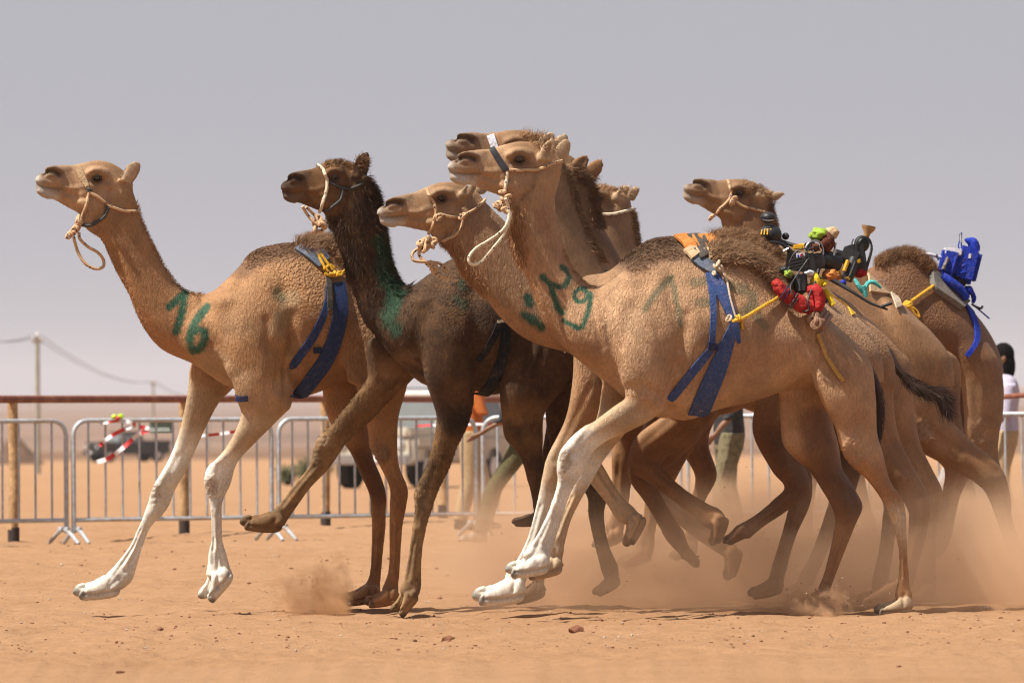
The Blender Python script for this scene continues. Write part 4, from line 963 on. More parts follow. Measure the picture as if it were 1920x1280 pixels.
c2 = dict(key='c2', D0=32.46, u0=850, vox=.0075, mat=M_C2,
    pal=dict(body=(.098, .048, .020), neck=(.058, .027, .011), face=(.20, .095, .036), muzzle=(.11, .056, .026), leg=(.26, .138, .054), shank=(.33, .20, .092), dk=(.065, .034, .018),
             lip=(.16, .105, .07), crown=(.30, .155, .06), ear=(.07, .04, .025), nose=(.06, .035, .022)),
    label='dark brown shaggy camel second in line, green paint down its mane', A=(527, 354), B=(690, 334), hv=1.22, ear=(8, -4), es=1.1, edu=(8, 16),
    torso=[(738, 558, 712, 625, .12), (752, 541, 728, 660, .18), (772, 537, 755, 690, .23), (800, 517, 790, 718, .28), (840, 487, 850, 740, .31), (890, 472, 900, 744, .33), (940, 472, 950, 736, .33),
           (990, 492, 1003, 715, .31), (1040, 545, 1045, 702, .27), (1072, 600, 1070, 700, .22), (1092, 650, 1086, 700, .12)],
    neck=[(735, 672, 790, 530, .15), (705, 634, 758, 540, .135), (684, 608, 742, 522, .12), (667, 568, 732, 500, .105), (658, 529, 724, 470, .098), (650, 487, 718, 430, .092), (638, 455, 713, 396, .088),
          (627, 424, 706, 362, .082), (628, 400, 690, 330, .072)],
    extra=[[(770, 560, 880, 550, -.12, .10), (775, 620, 890, 615, -.16, .13), (795, 690, 895, 695, -.19, .11), (805, 740, 890, 745, -.19, .07)],
           [(720, 600, 800, 590, .10, .10), (690, 660, 800, 650, .16, .12), (690, 710, 770, 715, .17, .08)],
           [(960, 560, 1080, 600, -.10, .12), (950, 650, 1095, 660, -.14, .13), (942, 730, 1050, 740, -.15, .10)]],
    legs=[dict(w=-.17, pts=[(790, 640, 890, 640), (795, 700, 893, 705), (808, 741, 888, 750), (819, 779, 877, 796), (815, 817, 858, 835), (800, 872, 842, 878), (779, 918, 821, 920), (778, 950, 809, 958), (773, 990, 800, 990),
                            (769, 1020, 793, 1022), (763, 1060, 790, 1060), (756, 1085, 790, 1090), (750, 1105, 788, 1110)], cols=['body', 'body', 'body', 'dk', 'leg', 'leg', 'shank'], foot=((786, 1120), (748, 1154)), splay=.22, fcol='shank'),
          dict(w=.17, pts=[(690, 640, 800, 680), (692, 700, 770, 715), (673, 733, 741, 738), (622, 796, 690, 792), (594, 828, 650, 830), (580, 872, 617, 878), (548, 912, 584, 912), (520, 948, 556, 950), (498, 968, 535, 980)],
               cols=['body', 'leg', 'leg', 'leg', 'shank'], foot=((528, 998), (456, 990)), fcol='leg'),
          dict(w=-.15, pts=[(950, 620, 1080, 640), (938, 720, 1050, 730), (942, 780, 1020, 775), (948, 822, 1017, 828), (974, 852, 1018, 862), (988, 895, 1025, 895), (997, 932, 1029, 930), (1001, 970, 1026, 970), (1003, 1030, 1022, 1030), (1000, 1080, 1021, 1080)],
               cols=['body', 'body', 'leg', 'leg', 'body'], foot=((1024, 1118), (965, 1132))),
          dict(w=.15, pts=[(1070, 660, 55), (1062, 760, 40), (1062, 830, 30), (1095, 885, 23), (1120, 925, 20), (1118, 965, 15), (1128, 1020, 13), (1143, 1065, 16)], cols=['body'], foot=((1165, 1095), (1120, 1118))),
          dict(w=.30, pts=[(1075, 700, 40), (1055, 800, 30), (1030, 900, 22), (1022, 950, 15)], cols=['body'], foot=((1008, 985), (964, 985)))],
    lines=[([(830, 520), (795, 600), (780, 690)], 18, .014, None, 0, [0]), ([(885, 550), (902, 640), (895, 735)], 16, .022, None, 0, [0]), ([(845, 640), (850, 710)], 32, -.020, None, 0, [0, 10]), ([(985, 640), (1000, 690)], 28, .022, None, 0, [0]), ([(890, 740), (893, 690), (885, 620)], 9, .014, None, 0, [0]), ([(665, 560), (700, 622), (760, 690)], 9, .010, None, 0, [0, 1]),
           ([(800, 1085), (768, 1150)], 3, .004, None, 0, [10]), ([(786, 960), (776, 1040)], 4, .004, None, 0, [10])],
    patch=[([(780, 720), (760, 690), (740, 700)], 45, (.24, .14, .07), .6, [0, 11]), ([(870, 780), (850, 800)], 26, (.03, .018, .011), .6, [10]), ([(960, 700), (1060, 690)], 60, (.07, .036, .018), .7, [0, 12])],
    knee=[((793, 940, 13, 20), 0), ((608, 826, 11, 12), 1), ((590, 856, 8, 14), 1)], kcol=(.24, .175, .11),
    curl=[([(860, 540), (900, 640)], 70, .5)],
    paint=[([(706, 448), (714, 470), (712, 510)], 11, .55), ([(722, 520), (738, 548), (735, 585)], 15, .75), ([(724, 590), (742, 620)], 13, .7), ([(858, 560), (872, 572)], 9, .4), ([(866, 530), (868, 540)], 7, .4)])
T4 = [(1082, 546, 1052, 640, .12), (1100, 537, 1072, 664, .17), (1120, 536, 1094, 682, .21), (1142, 529, 1120, 702, .24), (1172, 503, 1160, 735, .275), (1220, 472, 1215, 778, .305), (1280, 469, 1284, 790, .335), (1340, 470, 1345, 769, .35),
      (1390, 474, 1400, 757, .35), (1440, 506, 1452, 740, .34), (1490, 551, 1497, 722, .315), (1540, 584, 1535, 722, .285), (1582, 628, 1575, 742, .245), (1608, 668, 1602, 750, .19), (1620, 700, 1616, 745, .1)]
X4 = [[(1140, 560, 1250, 540, -.12, .10), (1145, 620, 1265, 610, -.17, .13), (1155, 690, 1268, 690, -.20, .12), (1172, 740, 1260, 745, -.20, .08)],
      [(1120, 570, 1220, 550, .12, .10), (1110, 640, 1230, 630, .17, .13), (1120, 710, 1220, 720, .19, .1)],
      [(1500, 570, 1590, 630, -.10, .12), (1500, 650, 1632, 680, -.14, .14), (1525, 730, 1640, 740, -.16, .11)],
      [(1480, 600, 1580, 640, .12, .12), (1465, 680, 1600, 690, .15, .13), (1460, 740, 1570, 750, .15, .1)]]
c4 = dict(key='c4', D0=31.7, u0=1350, vox=.0075, pal=dict(tan, body=(.51, .292, .152), neck=(.485, .264, .13)), mat=M_C4,
    label='tan camel nearest the camera with white forelegs, blue girth and painted numerals', A=(840, 316), B=(1056, 304), ear=(2, 0),
    torso=T4, extra=X4,
    neck=[(1100, 676, 1150, 530, .15), (1060, 655, 1120, 537, .135), (1030, 625, 1103, 534, .122), (1012, 592, 1089, 519, .112), (996, 551, 1074, 502, .104), (981, 511, 1058, 464, .098), (964, 470, 1046, 412, .09),
          (956, 436, 1040, 372, .085), (958, 395, 1042, 340, .08), (970, 372, 1048, 310, .072)],
    legs=[dict(w=-.19, pts=[(1165, 620, 1268, 620), (1160, 690, 1272, 700), (1176, 738, 1254, 752), (1150, 760, 1222, 786), (1109, 791, 1180, 808), (1075, 816, 1135, 828), (1051, 846, 1110, 850), (1044, 876, 1097, 880), (1045, 903, 1078, 910),
                            (1034, 944, 1063, 946), (1022, 972, 1053, 974), (1008, 1003, 1045, 998), (994, 1022, 1038, 1024), (980, 1040, 1030, 1046)],
               cols=['body', 'body', 'body', 'mid', 'mid', 'pale', 'pale', 'pale', 'pale'], foot=((1030, 1074), (956, 1080)), splay=.08),
          dict(w=.16, pts=[(1140, 640, 1230, 640), (1130, 720, 1210, 730), (1120, 780, 1180, 800), (1098, 828, 1152, 836), (1078, 862, 1130, 866), (1074, 898, 1112, 900), (1066, 930, 1092, 932), (1050, 970, 1072, 972), (1036, 1004, 1062, 1006), (1022, 1030, 1056, 1034)],
               cols=['body', 'body', 'mid', 'mid', 'pale', 'pale', 'mid'], foot=((1056, 1074), (990, 1086))),
          dict(w=-.15, pts=[(1510, 640, 1632, 690), (1528, 720, 1640, 740), (1545, 760, 1641, 770), (1566, 800, 1645, 815), (1576, 838, 1655, 848), (1596, 872, 1661, 876), (1622, 895, 1672, 908), (1648, 929, 1692, 934), (1664, 960, 1699, 960), (1676, 995, 1700, 995),
                            (1684, 1040, 1702, 1040), (1684, 1085, 1705, 1088), (1678, 1112, 1709, 1116)], cols=['body']*4+['body', 'rust', 'rust', 'rust', 'mid', 'mid', 'rust'], foot=((1712, 1150), (1646, 1154)), fcol='mid'),
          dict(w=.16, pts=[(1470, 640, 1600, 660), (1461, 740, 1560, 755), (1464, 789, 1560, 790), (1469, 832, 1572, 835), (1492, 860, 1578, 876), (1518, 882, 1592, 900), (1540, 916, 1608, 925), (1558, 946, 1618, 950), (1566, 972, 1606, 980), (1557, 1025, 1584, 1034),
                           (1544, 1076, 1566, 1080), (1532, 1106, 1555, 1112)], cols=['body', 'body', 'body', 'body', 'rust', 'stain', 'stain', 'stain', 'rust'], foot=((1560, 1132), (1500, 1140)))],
    lines=[([(1218, 515), (1180, 590), (1160, 690)], 20, .016, None, 0, [0]), ([(1256, 530), (1278, 620), (1270, 700), (1258, 770)], 17, .022, None, 0, [0]), ([(1222, 640), (1228, 710)], 36, -.022, None, 0, [0, 10]), ([(1195, 560), (1215, 590)], 26, -.010, None, 0, [0]), ([(1538, 655), (1548, 690)], 34, .026, None, 0, [0, 12]), ([(1505, 578)], 24, -.018, None, 0, [0]), ([(1590, 690), (1605, 760)], 34, -.016, None, 0, [0, 12]), ([(1620, 790), (1640, 860)], 12, .008, None, 0, [12]), ([(1330, 640), (1322, 720)], 13, .005, None, 0, [0]), ([(1395, 620), (1385, 710)], 13, .005, None, 0, [0]), ([(1440, 600), (1440, 690)], 13, .005, None, 0, [0]), ([(1110, 560), (1118, 610), (1128, 650)], 7, .007, None, 0, [0, 1]), ([(1122, 548), (1130, 600)], 6, .007, None, 0, [0, 1]), ([(1150, 545), (1152, 600), (1165, 650)], 7, .006, None, 0, [0, 1]), ([(1210, 745), (1240, 770)], 9, -.012, None, 0, [0, 10]), ([(1100, 800), (1060, 850)], 8, -.006, None, 0, [10]), ([(1257, 770), (1265, 700), (1285, 640), (1290, 590)], 10, .013, None, 0, [0]), ([(1135, 560), (1140, 620), (1160, 690), (1178, 725)], 8, .013, None, 0, [0, 1]),
           ([(1178, 728), (1205, 720), (1235, 740)], 8, .008, None, 0, [0, 10]), ([(1175, 740), (1120, 780), (1085, 830)], 6, .006, None, 0, [10]), ([(1200, 770), (1130, 815), (1080, 850)], 6, .006, None, 0, [10]),
           ([(1062, 900), (1040, 970), (1020, 1020)], 3.5, .007, None, 0, [10]), ([(1055, 900), (1030, 970), (1000, 1020)], 3.5, -.005, None, 0, [10]), ([(1012, 1020), (985, 1060)], 4, .006, None, 0, [10]),
           ([(970, 440), (985, 500), (1010, 570), (1045, 630), (1100, 668)], 7, .011, None, 0, [1]), ([(1040, 400), (1050, 460), (1072, 510)], 7, .006, None, 0, [1]),
           ([(1545, 670), (1520, 705), (1500, 722)], 9, .014, None, 0, [0]), ([(1555, 640), (1580, 740), (1600, 800)], 12, .008, None, 0, [0, 12]), ([(1670, 950), (1692, 1080)], 3, .004, None, 0, [12])],
    patch=[([(1180, 490), (1230, 466), (1290, 468)], 32, (.15, .08, .042), .8, [0]), ([(1350, 478), (1400, 478), (1450, 512)], 24, (.20, .105, .05), .8, [0]),
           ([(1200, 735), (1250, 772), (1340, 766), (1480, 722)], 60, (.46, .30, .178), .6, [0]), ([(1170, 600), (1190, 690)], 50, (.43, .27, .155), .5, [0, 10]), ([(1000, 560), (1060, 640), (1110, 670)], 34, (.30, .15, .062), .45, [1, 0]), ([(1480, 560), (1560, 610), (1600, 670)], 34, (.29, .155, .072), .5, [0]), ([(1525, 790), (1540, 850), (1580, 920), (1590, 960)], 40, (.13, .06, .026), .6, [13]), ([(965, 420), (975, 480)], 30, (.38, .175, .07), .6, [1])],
    knee=[((1060, 866, 11, 23), 0), ((1601, 850, 19, 25), 2)],
    curl=[([(1360, 510), (1420, 540), (1520, 620)], 70, .22)],
    paint=[([(1017, 519), (1033, 536), (1043, 570), (1053, 586)], 6.4, 1), ([(1036, 535), (1054, 537), (1065, 524), (1064, 509), (1053, 500)], 6, 1),
           ([(1101, 553), (1097, 543), (1086, 541), (1077, 550), (1080, 562), (1091, 566), (1100, 558), (1107, 550)], 4.6, 1), ([(1107, 549), (1104, 580), (1097, 602), (1088, 615), (1074, 610), (1057, 601)], 5, 1),
           ([(1258, 520), (1232, 545), (1208, 580)], 6.5, .6), ([(1262, 525), (1270, 560), (1279, 608)], 5.5, .55), ([(1300, 528), (1330, 528)], 9, .4), ([(1368, 536), (1400, 545), (1412, 570), (1390, 588)], 11, .5),
           ([(1312, 566), (1328, 568)], 9, .45), ([(1420, 590), (1432, 610)], 9, .4)])
def shift(T, du, dv, su=1.0, sv=1.0, ou=1340, ov=470, wm=1.0):
    o = []
    for q in T:
        a, b, d, e = q[:4]
        o.append((ou+(a-ou)*su+du, ov+(b-ov)*sv+dv, ou+(d-ou)*su+du, ov+(e-ov)*sv+dv, *[x*wm for x in q[4:]]))
    return o
c3 = dict(key='c3', D0=32.45, u0=1350, vox=.0075, pal=dict(tan, body=(.44, .245, .122), neck=(.47, .265, .135)), mat=M_C4,
    label='light tan camel stretching its head low between the dark camel and the nearest one', A=(708, 402), B=(904, 366), hv=.95, ear=(10, 14),
    torso=shift(T4, 10, -24, 1.03), extra=[shift(x, 10, -20, 1.03) for x in X4],
    neck=[(1100, 672, 1140, 540, .15), (1055, 662, 1090, 548, .135), (1018, 651, 1056, 545, .125), (984, 637, 1028, 528, .115), (948, 608, 1005, 500, .108), (918, 575, 985, 468, .10), (895, 546, 966, 440, .096),
          (873, 522, 950, 416, .092), (852, 488, 930, 396, .086), (840, 462, 912, 378, .08), (850, 440, 894, 358, .072)],
    legs=[dict(w=-.17, pts=[(1140, 640, 60), (1118, 730, 46), (1090, 800, 33), (1050, 868, 27), (1036, 900, 20), (1020, 950, 15), (1003, 1010, 14), (985, 1055, 17), (968, 1080, 20)], cols=['body', 'body', 'body', 'mid', 'mid', 'pale'],
               foot=((985, 1128), (895, 1132))),
          dict(w=.17, pts=[(1150, 650, 60), (1135, 760, 44), (1105, 830, 28), (1100, 862, 24), (1122, 895, 19), (1150, 935, 16), (1172, 962, 19)], cols=['body', 'body', 'body', 'mid'], foot=((1214, 972), (1184, 1024))),
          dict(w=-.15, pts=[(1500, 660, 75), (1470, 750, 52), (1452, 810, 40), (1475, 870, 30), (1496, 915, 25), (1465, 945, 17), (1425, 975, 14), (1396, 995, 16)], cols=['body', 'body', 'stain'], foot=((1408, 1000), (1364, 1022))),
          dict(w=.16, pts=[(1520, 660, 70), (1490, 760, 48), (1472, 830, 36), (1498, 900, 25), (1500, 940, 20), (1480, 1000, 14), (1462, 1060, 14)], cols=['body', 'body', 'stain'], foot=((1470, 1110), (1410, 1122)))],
    patch=[([(1170, 480), (1230, 452), (1280, 455)], 36, (.13, .07, .036), .85, [0]), ([(1320, 450), (1440, 470)], 34, (.20, .105, .05), .8, [0]), ([(850, 480), (870, 520)], 22, (.30, .14, .06), .6, [1])],
    lines=[([(850, 480), (900, 550), (990, 630), (1060, 660)], 8, .009, None, 0, [1])],
    curl=[([(1600, 560), (1640, 640)], 60, .6)],
    paint=[([(988, 556), (994, 570)], 9, 1), ([(985, 592), (998, 598), (1014, 612)], 9, 1)])
brn = dict(tan, body=(.34, .172, .074), neck=(.31, .175, .085), face=(.32, .17, .078), muzzle=(.27, .175, .105), lip=(.42, .33, .25), leg=(.30, .146, .058), crown=(.27, .145, .065))
cA = dict(key='cA', D0=33.2, u0=1350, pal=brn, mat=M_CX, label='brown camel whose raised muzzle shows above the nearest head', A=(835, 274), B=(1050, 290), hv=.95,
    torso=shift(T4, 42, -14), extra=[shift(x, 42, -14) for x in X4],
    neck=[(1120, 660, 1190, 510, .15), (1095, 610, 1165, 516, .13), (1072, 550, 1146, 512, .115), (1050, 500, 1128, 480, .105), (1030, 455, 1106, 437, .098), (1015, 405, 1088, 398, .09), (1005, 365, 1077, 352, .085), (1000, 335, 1062, 312, .075)],
    legs=[dict(w=-.17, pts=[(1300, 680, 62), (1300, 760, 44), (1268, 805, 37), (1215, 840, 31), (1203, 868, 26), (1228, 890, 19), (1270, 925, 16), (1312, 955, 18), (1338, 972, 21)], cols=['body', 'body', 'body', 'leg'], foot=((1369, 972), (1345, 1022))),
          dict(w=.17, pts=[(1280, 690, 55), (1250, 790, 38), (1208, 868, 28), (1204, 895, 24), (1222, 930, 18), (1248, 975, 17), (1266, 1005, 18)], cols=['body', 'body', 'leg'], foot=((1288, 1022), (1313, 1056))),
          dict(w=-.15, pts=[(1610, 680, 60), (1632, 780, 46), (1655, 840, 36), (1690, 890, 28), (1722, 945, 23), (1722, 985, 19), (1712, 1040, 15), (1695, 1090, 17)], cols=['body', 'body', 'leg'], foot=((1694, 1128), (1614, 1138))),
          dict(w=.16, pts=[(1590, 690, 55), (1610, 790, 40), (1640, 870, 28), (1672, 930, 20), (1668, 980, 15), (1660, 1040, 14), (1650, 1090, 16)], cols=['body', 'body', 'leg'], foot=((1664, 1124), (1612, 1132)))],
    patch=[([(1560, 520), (1640, 600)], 40, (.40, .24, .13), .5, [0])], curl=[([(1610, 560), (1670, 640)], 70, .8)], paint=[([(1136, 515), (1146, 520)], 9, .9)])
cB = dict(key='cB', D0=33.9, u0=1350, pal=dict(brn, neck=(.20, .10, .045), face=(.24, .13, .06), muzzle=(.12, .075, .045), ear=(.30, .15, .06), lip=(.2, .14, .1)), mat=M_CX,
    label='darker camel with rusty mane mostly hidden behind the nearest neck', A=(884, 284), B=(1110, 338), hv=.9,
    torso=shift(T4, 68, -10, .98), extra=[shift(x, 68, -10, .98) for x in X4],
    neck=[(1140, 640, 1215, 505, .15), (1115, 580, 1185, 508, .125), (1098, 520, 1168, 492, .11), (1080, 470, 1146, 452, .1), (1064, 430, 1128, 418, .094), (1052, 390, 1120, 380, .088), (1048, 365, 1116, 345, .08)],
    legs=[dict(w=-.17, pts=[(1320, 690, 55), (1290, 790, 38), (1225, 865, 28), (1216, 895, 25), (1250, 940, 18), (1300, 985, 17), (1345, 1015, 18)], cols=['body', 'body', 'leg'], foot=((1394, 1030), (1374, 1086))),
          dict(w=.17, pts=[(1250, 690, 55), (1190, 790, 32), (1172, 860, 25), (1166, 900, 19), (1162, 960, 15), (1152, 990, 17)], cols=['body', 'body', 'leg'], foot=((1170, 1014), (1118, 1030))),
          dict(w=-.15, pts=[(1650, 690, 58), (1670, 780, 45), (1695, 845, 34), (1728, 895, 26), (1748, 930, 21), (1744, 985, 15), (1740, 1050, 15), (1738, 1085, 17)], cols=['body', 'body', 'leg'], foot=((1756, 1120), (1700, 1130))),
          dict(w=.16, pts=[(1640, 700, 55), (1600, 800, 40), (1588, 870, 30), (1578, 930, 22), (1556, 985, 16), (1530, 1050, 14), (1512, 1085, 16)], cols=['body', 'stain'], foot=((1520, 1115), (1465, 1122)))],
    patch=[([(1400, 480), (1500, 500)], 40, (.18, .10, .05), .7, [0])], curl=[([(1640, 560), (1690, 640)], 60, .5)])
cC = dict(key='cC', D0=34.75, u0=1400, pal=dict(brn, body=(.31, .16, .07), face=(.31, .165, .075), neck=(.32, .18, .09)), mat=M_CX,
    label='light brown camel peering out right of the nearest neck, yellow rope at its cheek', A=(1018, 382), B=(1186, 378), hv=.95, ear=(6, 2),
    torso=shift(T4, 172, -10, .93), extra=[shift(x, 172, -10, .93) for x in X4],
    neck=[(1180, 640, 1290, 500, .15), (1150, 580, 1250, 505, .13), (1132, 530, 1218, 490, .115), (1122, 490, 1200, 468, .105), (1118, 455, 1195, 440, .098), (1116, 425, 1190, 404, .09), (1125, 405, 1182, 378, .08)],
    legs=[dict(w=-.17, pts=[(1360, 690, 55), (1300, 780, 36), (1262, 850, 28), (1242, 895, 24), (1226, 940, 17), (1216, 990, 14), (1210, 1020, 17)], cols=['body', 'leg'], foot=((1224, 1050), (1166, 1064))),
          dict(w=.17, pts=[(1350, 690, 50), (1310, 780, 32), (1305, 840, 25), (1324, 892, 21), (1308, 940, 14), (1298, 1000, 14)], cols=['body', 'leg'], foot=((1310, 1035), (1262, 1050))),
          dict(w=-.15, pts=[(1712, 690, 56), (1720, 755, 54), (1740, 805, 44), (1800, 850, 33), (1856, 892, 27), (1874, 930, 21), (1884, 975, 15), (1900, 1020, 15), (1914, 1045, 18)], cols=['body', 'body', 'leg'], foot=((1940, 1066), (1890, 1082))),
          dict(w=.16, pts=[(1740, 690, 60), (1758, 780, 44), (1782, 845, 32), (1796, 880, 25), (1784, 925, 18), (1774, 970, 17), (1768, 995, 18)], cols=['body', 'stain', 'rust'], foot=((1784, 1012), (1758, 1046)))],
    patch=[([(1500, 480), (1600, 500)], 40, (.2, .11, .05), .6, [0])],
    knee=[((1733, 808, 22, 20), 2)])
cE = dict(key='cE', D0=38.3, u0=1600, pal=dict(brn, body=(.21, .092, .034), neck=(.21, .10, .042), face=(.29, .155, .07), leg=(.29, .16, .078), muzzle=(.30, .19, .11)), mat=M_CX,
    label='rich brown camel at the back with the blue robot rider, head above the humps', A=(1281, 354), B=(1450, 378), hv=1.0, ear=(14, 18),
    torso=[(1474, 540, 1450, 615, .12), (1496, 524, 1480, 650, .18), (1530, 516, 1520, 690, .24), (1580, 520, 1575, 715, .28), (1630, 502, 1630, 722, .32), (1672, 478, 1680, 720, .34), (1715, 474, 1725, 712, .35), (1748, 505, 1762, 700, .345),
           (1785, 545, 1795, 682, .33), (1822, 582, 1824, 680, .29), (1852, 622, 1848, 700, .25), (1870, 662, 1864, 712, .19), (1878, 695, 1874, 715, .1)],
    extra=[[(1760, 610, 1838, 628, -.10, .12), (1780, 655, 1872, 672, -.15, .14), (1795, 712, 1880, 718, -.16, .1)]],
    neck=[(1470, 630, 1530, 515, .15), (1445, 590, 1500, 525, .13), (1425, 545, 1484, 512, .115), (1408, 500, 1470, 485, .105), (1392, 460, 1458, 445, .098), (1380, 432, 1450, 408, .088), (1388, 418, 1444, 385, .076)],
    legs=[dict(w=-.17, pts=[(1530, 650, 50), (1525, 750, 36), (1520, 830, 24), (1516, 880, 20), (1512, 960, 13), (1510, 1050, 15)], cols=['body', 'leg'], foot=((1524, 1078), (1480, 1084))),
          dict(w=.17, pts=[(1560, 650, 50), (1570, 760, 34), (1590, 840, 22), (1600, 880, 19), (1620, 950, 13), (1640, 1010, 14)], cols=['body', 'leg'], foot=((1664, 1030), (1640, 1066))),
          dict(w=-.16, pts=[(1828, 676, 42), (1842, 720, 40), (1844, 780, 36), (1842, 815, 32), (1852, 865, 22), (1872, 915, 16), (1882, 950, 15), (1880, 1000, 11), (1876, 1050, 12)], cols=['leg'], foot=((1890, 1078), (1846, 1084))),
          dict(w=.16, pts=[(1810, 650, 48), (1800, 740, 36), (1790, 810, 28), (1800, 880, 20), (1816, 940, 16), (1810, 1010, 12), (1804, 1050, 12)], cols=['body'], foot=((1818, 1070), (1776, 1076)))],
    knee=[((1838, 812, 15, 20), 2)], curl=[([(1680, 520), (1740, 600)], 90, .5)])
for c in (c1, c2, c3, c4, cA, cB, cC, cE): build_camel(c)

# hair: manes, hump tufts, throat ruffs, tails and the short coat
BL = (.5, 0, .6)
def tuft(c, name, poly, r, n, ln, tint=None, flow=(.5, 0, .3), lift=.6, wd=.0016, parts=(0, 1, 2, 3), curve=.5, jit=.4):
    i = pick(c, poly, r, n, parts)
    if len(i): strands(c, name, i, ln, wd, flow, lift, M_FUR2 if c is c2 else M_FUR, jit, curve, tint)
tuft(c1, 'mane', [(262, 385), (290, 462), (342, 540), (372, 549)], 9, 1100, .026, (.40, .21, .09), (.7, 0, .1))
tuft(c1, 'throat_hair', [(180, 432), (200, 470), (240, 550), (270, 610)], 8, 500, .02, (.40, .20, .085), (-.1, 0, -.9), .35)
tuft(c1, 'hump_hair', [(580, 452), (620, 450), (660, 478)], 24, 6000, .075, (.27, .155, .08), (.3, 0, .5), .7)
tuft(c1, 'hump_hair', [(470, 478), (510, 462), (555, 458)], 22, 4000, .022, (.16, .085, .042), (.8, 0, .1), .4)
tuft(c2, 'mane', [(694, 345), (714, 395), (718, 440), (728, 490), (752, 540)], 16, 5000, .06, None, (.8, 0, -.3), .5)
tuft(c2, 'throat_hair', [(628, 425), (640, 462), (655, 500)], 22, 4500, .06, (.05, .023, .010), (-.1, 0, -1), .35)
tuft(c2, 'neck_hair', [(670, 400), (690, 480), (700, 560), (740, 600)], 60, 9000, .028, None, (.1, 0, -1), .3, curve=.6)
tuft(c2, 'body_hair', [(780, 560), (850, 540), (860, 640), (800, 680), (740, 690)], 70, 9000, .016, None, (.4, 0, -.8), .3)
tuft(c2, 'leg_hair', [(850, 800), (800, 920), (640, 790), (700, 740)], 50, 8000, .02, None, (.1, 0, -1), .35, parts=(10, 11))
tuft(c2, 'crown_hair', [(610, 302), (645, 296), (680, 306)], 14, 1500, .03, (.26, .13, .05), (.7, 0, .3), .6)
tuft(c3, 'throat_hair', [(842, 465), (862, 500), (885, 535)], 24, 3000, .05, (.42, .21, .09), (.1, 0, -1), .35)
tuft(c3, 'hump_hair', [(1175, 470), (1220, 446), (1248, 442)], 22, 4000, .03, (.13, .07, .035), (.8, 0, .2), .5)
tuft(c3, 'hump_hair', [(1352, 444), (1400, 450), (1455, 474)], 20, 7000, .095, (.24, .125, .055), (.4, 0, .5), .7)
tuft(c4, 'throat_hair', [(956, 400), (955, 440), (965, 475)], 24, 3200, .055, (.44, .215, .085), (.0, 0, -1), .35)
tuft(c4, 'mane', [(1062, 470), (1078, 507), (1110, 536)], 7, 800, .02, (.40, .22, .1), (.7, 0, .1))
tuft(c4, 'crown_hair', [(1000, 268), (1040, 282)], 8, 350, .03, (.33, .18, .08), (.7, 0, .3), .7)
tuft(c4, 'hump_hair', [(1345, 476), (1400, 478), (1440, 504), (1480, 543)], 20, 15000, .105, (.20, .115, .058), (.45, 0, .35), .75, .0018)
tuft(c4, 'hump_hair', [(1185, 492), (1230, 470), (1264, 469)], 18, 3600, .022, (.16, .085, .042), (.8, 0, .1), .4)
tuft(cA, 'crown_hair', [(980, 262), (1010, 262), (1040, 272)], 12, 1200, .05, (.24, .12, .05), (.4, 0, .8), .7)
tuft(cA, 'mane', [(1064, 320), (1078, 355), (1090, 400), (1128, 482)], 10, 2500, .045, (.25, .14, .07), (.8, 0, .0))
tuft(cB, 'mane', [(1080, 322), (1114, 345), (1118, 385), (1124, 412)], 16, 2600, .05, (.15, .07, .028), (.6, 0, -.4), .5)
tuft(cC, 'crown_hair', [(1120, 350), (1150, 349), (1178, 360)], 9, 700, .03, (.33, .18, .08), (.6, 0, .4), .6)
tuft(cC, 'mane', [(1190, 400), (1196, 440), (1202, 470)], 8, 1200, .04, (.3, .17, .08), (.8, 0, .1))
tuft(cE, 'hump_hair', [(1655, 492), (1680, 476), (1720, 474), (1746, 500)], 16, 6000, .075, (.17, .085, .036), (.2, 0, .8), .75)
tuft(cE, 'crown_hair', [(1395, 350), (1425, 356), (1442, 370)], 10, 1200, .035, (.33, .19, .09), (.6, 0, .4), .6)
tuft(cE, 'mane', [(1452, 392), (1462, 440)], 12, 1500, .05, (.2, .1, .045), (.8, 0, .1))
for c in (c1, c2, c3, c4): fuzz(c, 70000, .0105 if c is not c2 else .012, .0011, M_FUR2 if c is c2 else M_FUR)
for c in (cA, cB, cC, cE): fuzz(c, 22000, .009, .0013, M_FUR)
def tail(c, path, r, n, ln):
    P = c['P']; core = MB(); pts = [P(u, v, w_) for u, v, w_ in path]
    core.tube(pts, [.030, .024, .018, .012, .006], 8, 5)
    o = core.build('tail', M_TAIL, c['root'])
    sp = smooth_path([Vector(p) for p in pts], 12); h = MB(); m = len(sp)
    for _ in range(n):
        i = int(m*random.uniform(.25, .97)); d = (sp[min(i+2, m-1)]-sp[max(i-2, 0)]).normalized()
        b = sp[i]+Vector((random.gauss(0, .012), random.gauss(0, .012), random.gauss(0, .012)))
        L = ln*random.uniform(.4, 1); j = Vector((random.gauss(0, .25), random.gauss(0, .25), random.gauss(0, .25)-.12))
        q1 = b+(d+j*.5).normalized()*L*.5; q2 = q1+(d+j*1.3).normalized()*L*.5; s_ = Vector((random.gauss(0, 1), 0, random.gauss(0, 1))).normalized()*.002
        h.add([b-s_, b+s_, q1+s_*.8, q1-s_*.8, q2], [(0, 1, 2, 3), (3, 2, 4)])
    x = h.build('tail_hair', M_TAIL, o); x['kind'] = 'stuff'
M_TAIL = plain('tail_hair', (.045, .018, .009), .6, 0, .4, 60, 0)
tail(c4, [(1626, 690, -.02), (1643, 722, -.04), (1650, 765, -.05), (1646, 800, -.05), (1640, 830, -.05)], .02, 700, .11)
tail(cA, [(1662, 660, .0), (1690, 700, -.03), (1725, 727, -.05), (1756, 735, -.06), (1768, 752, -.06)], .02, 3000, .17)
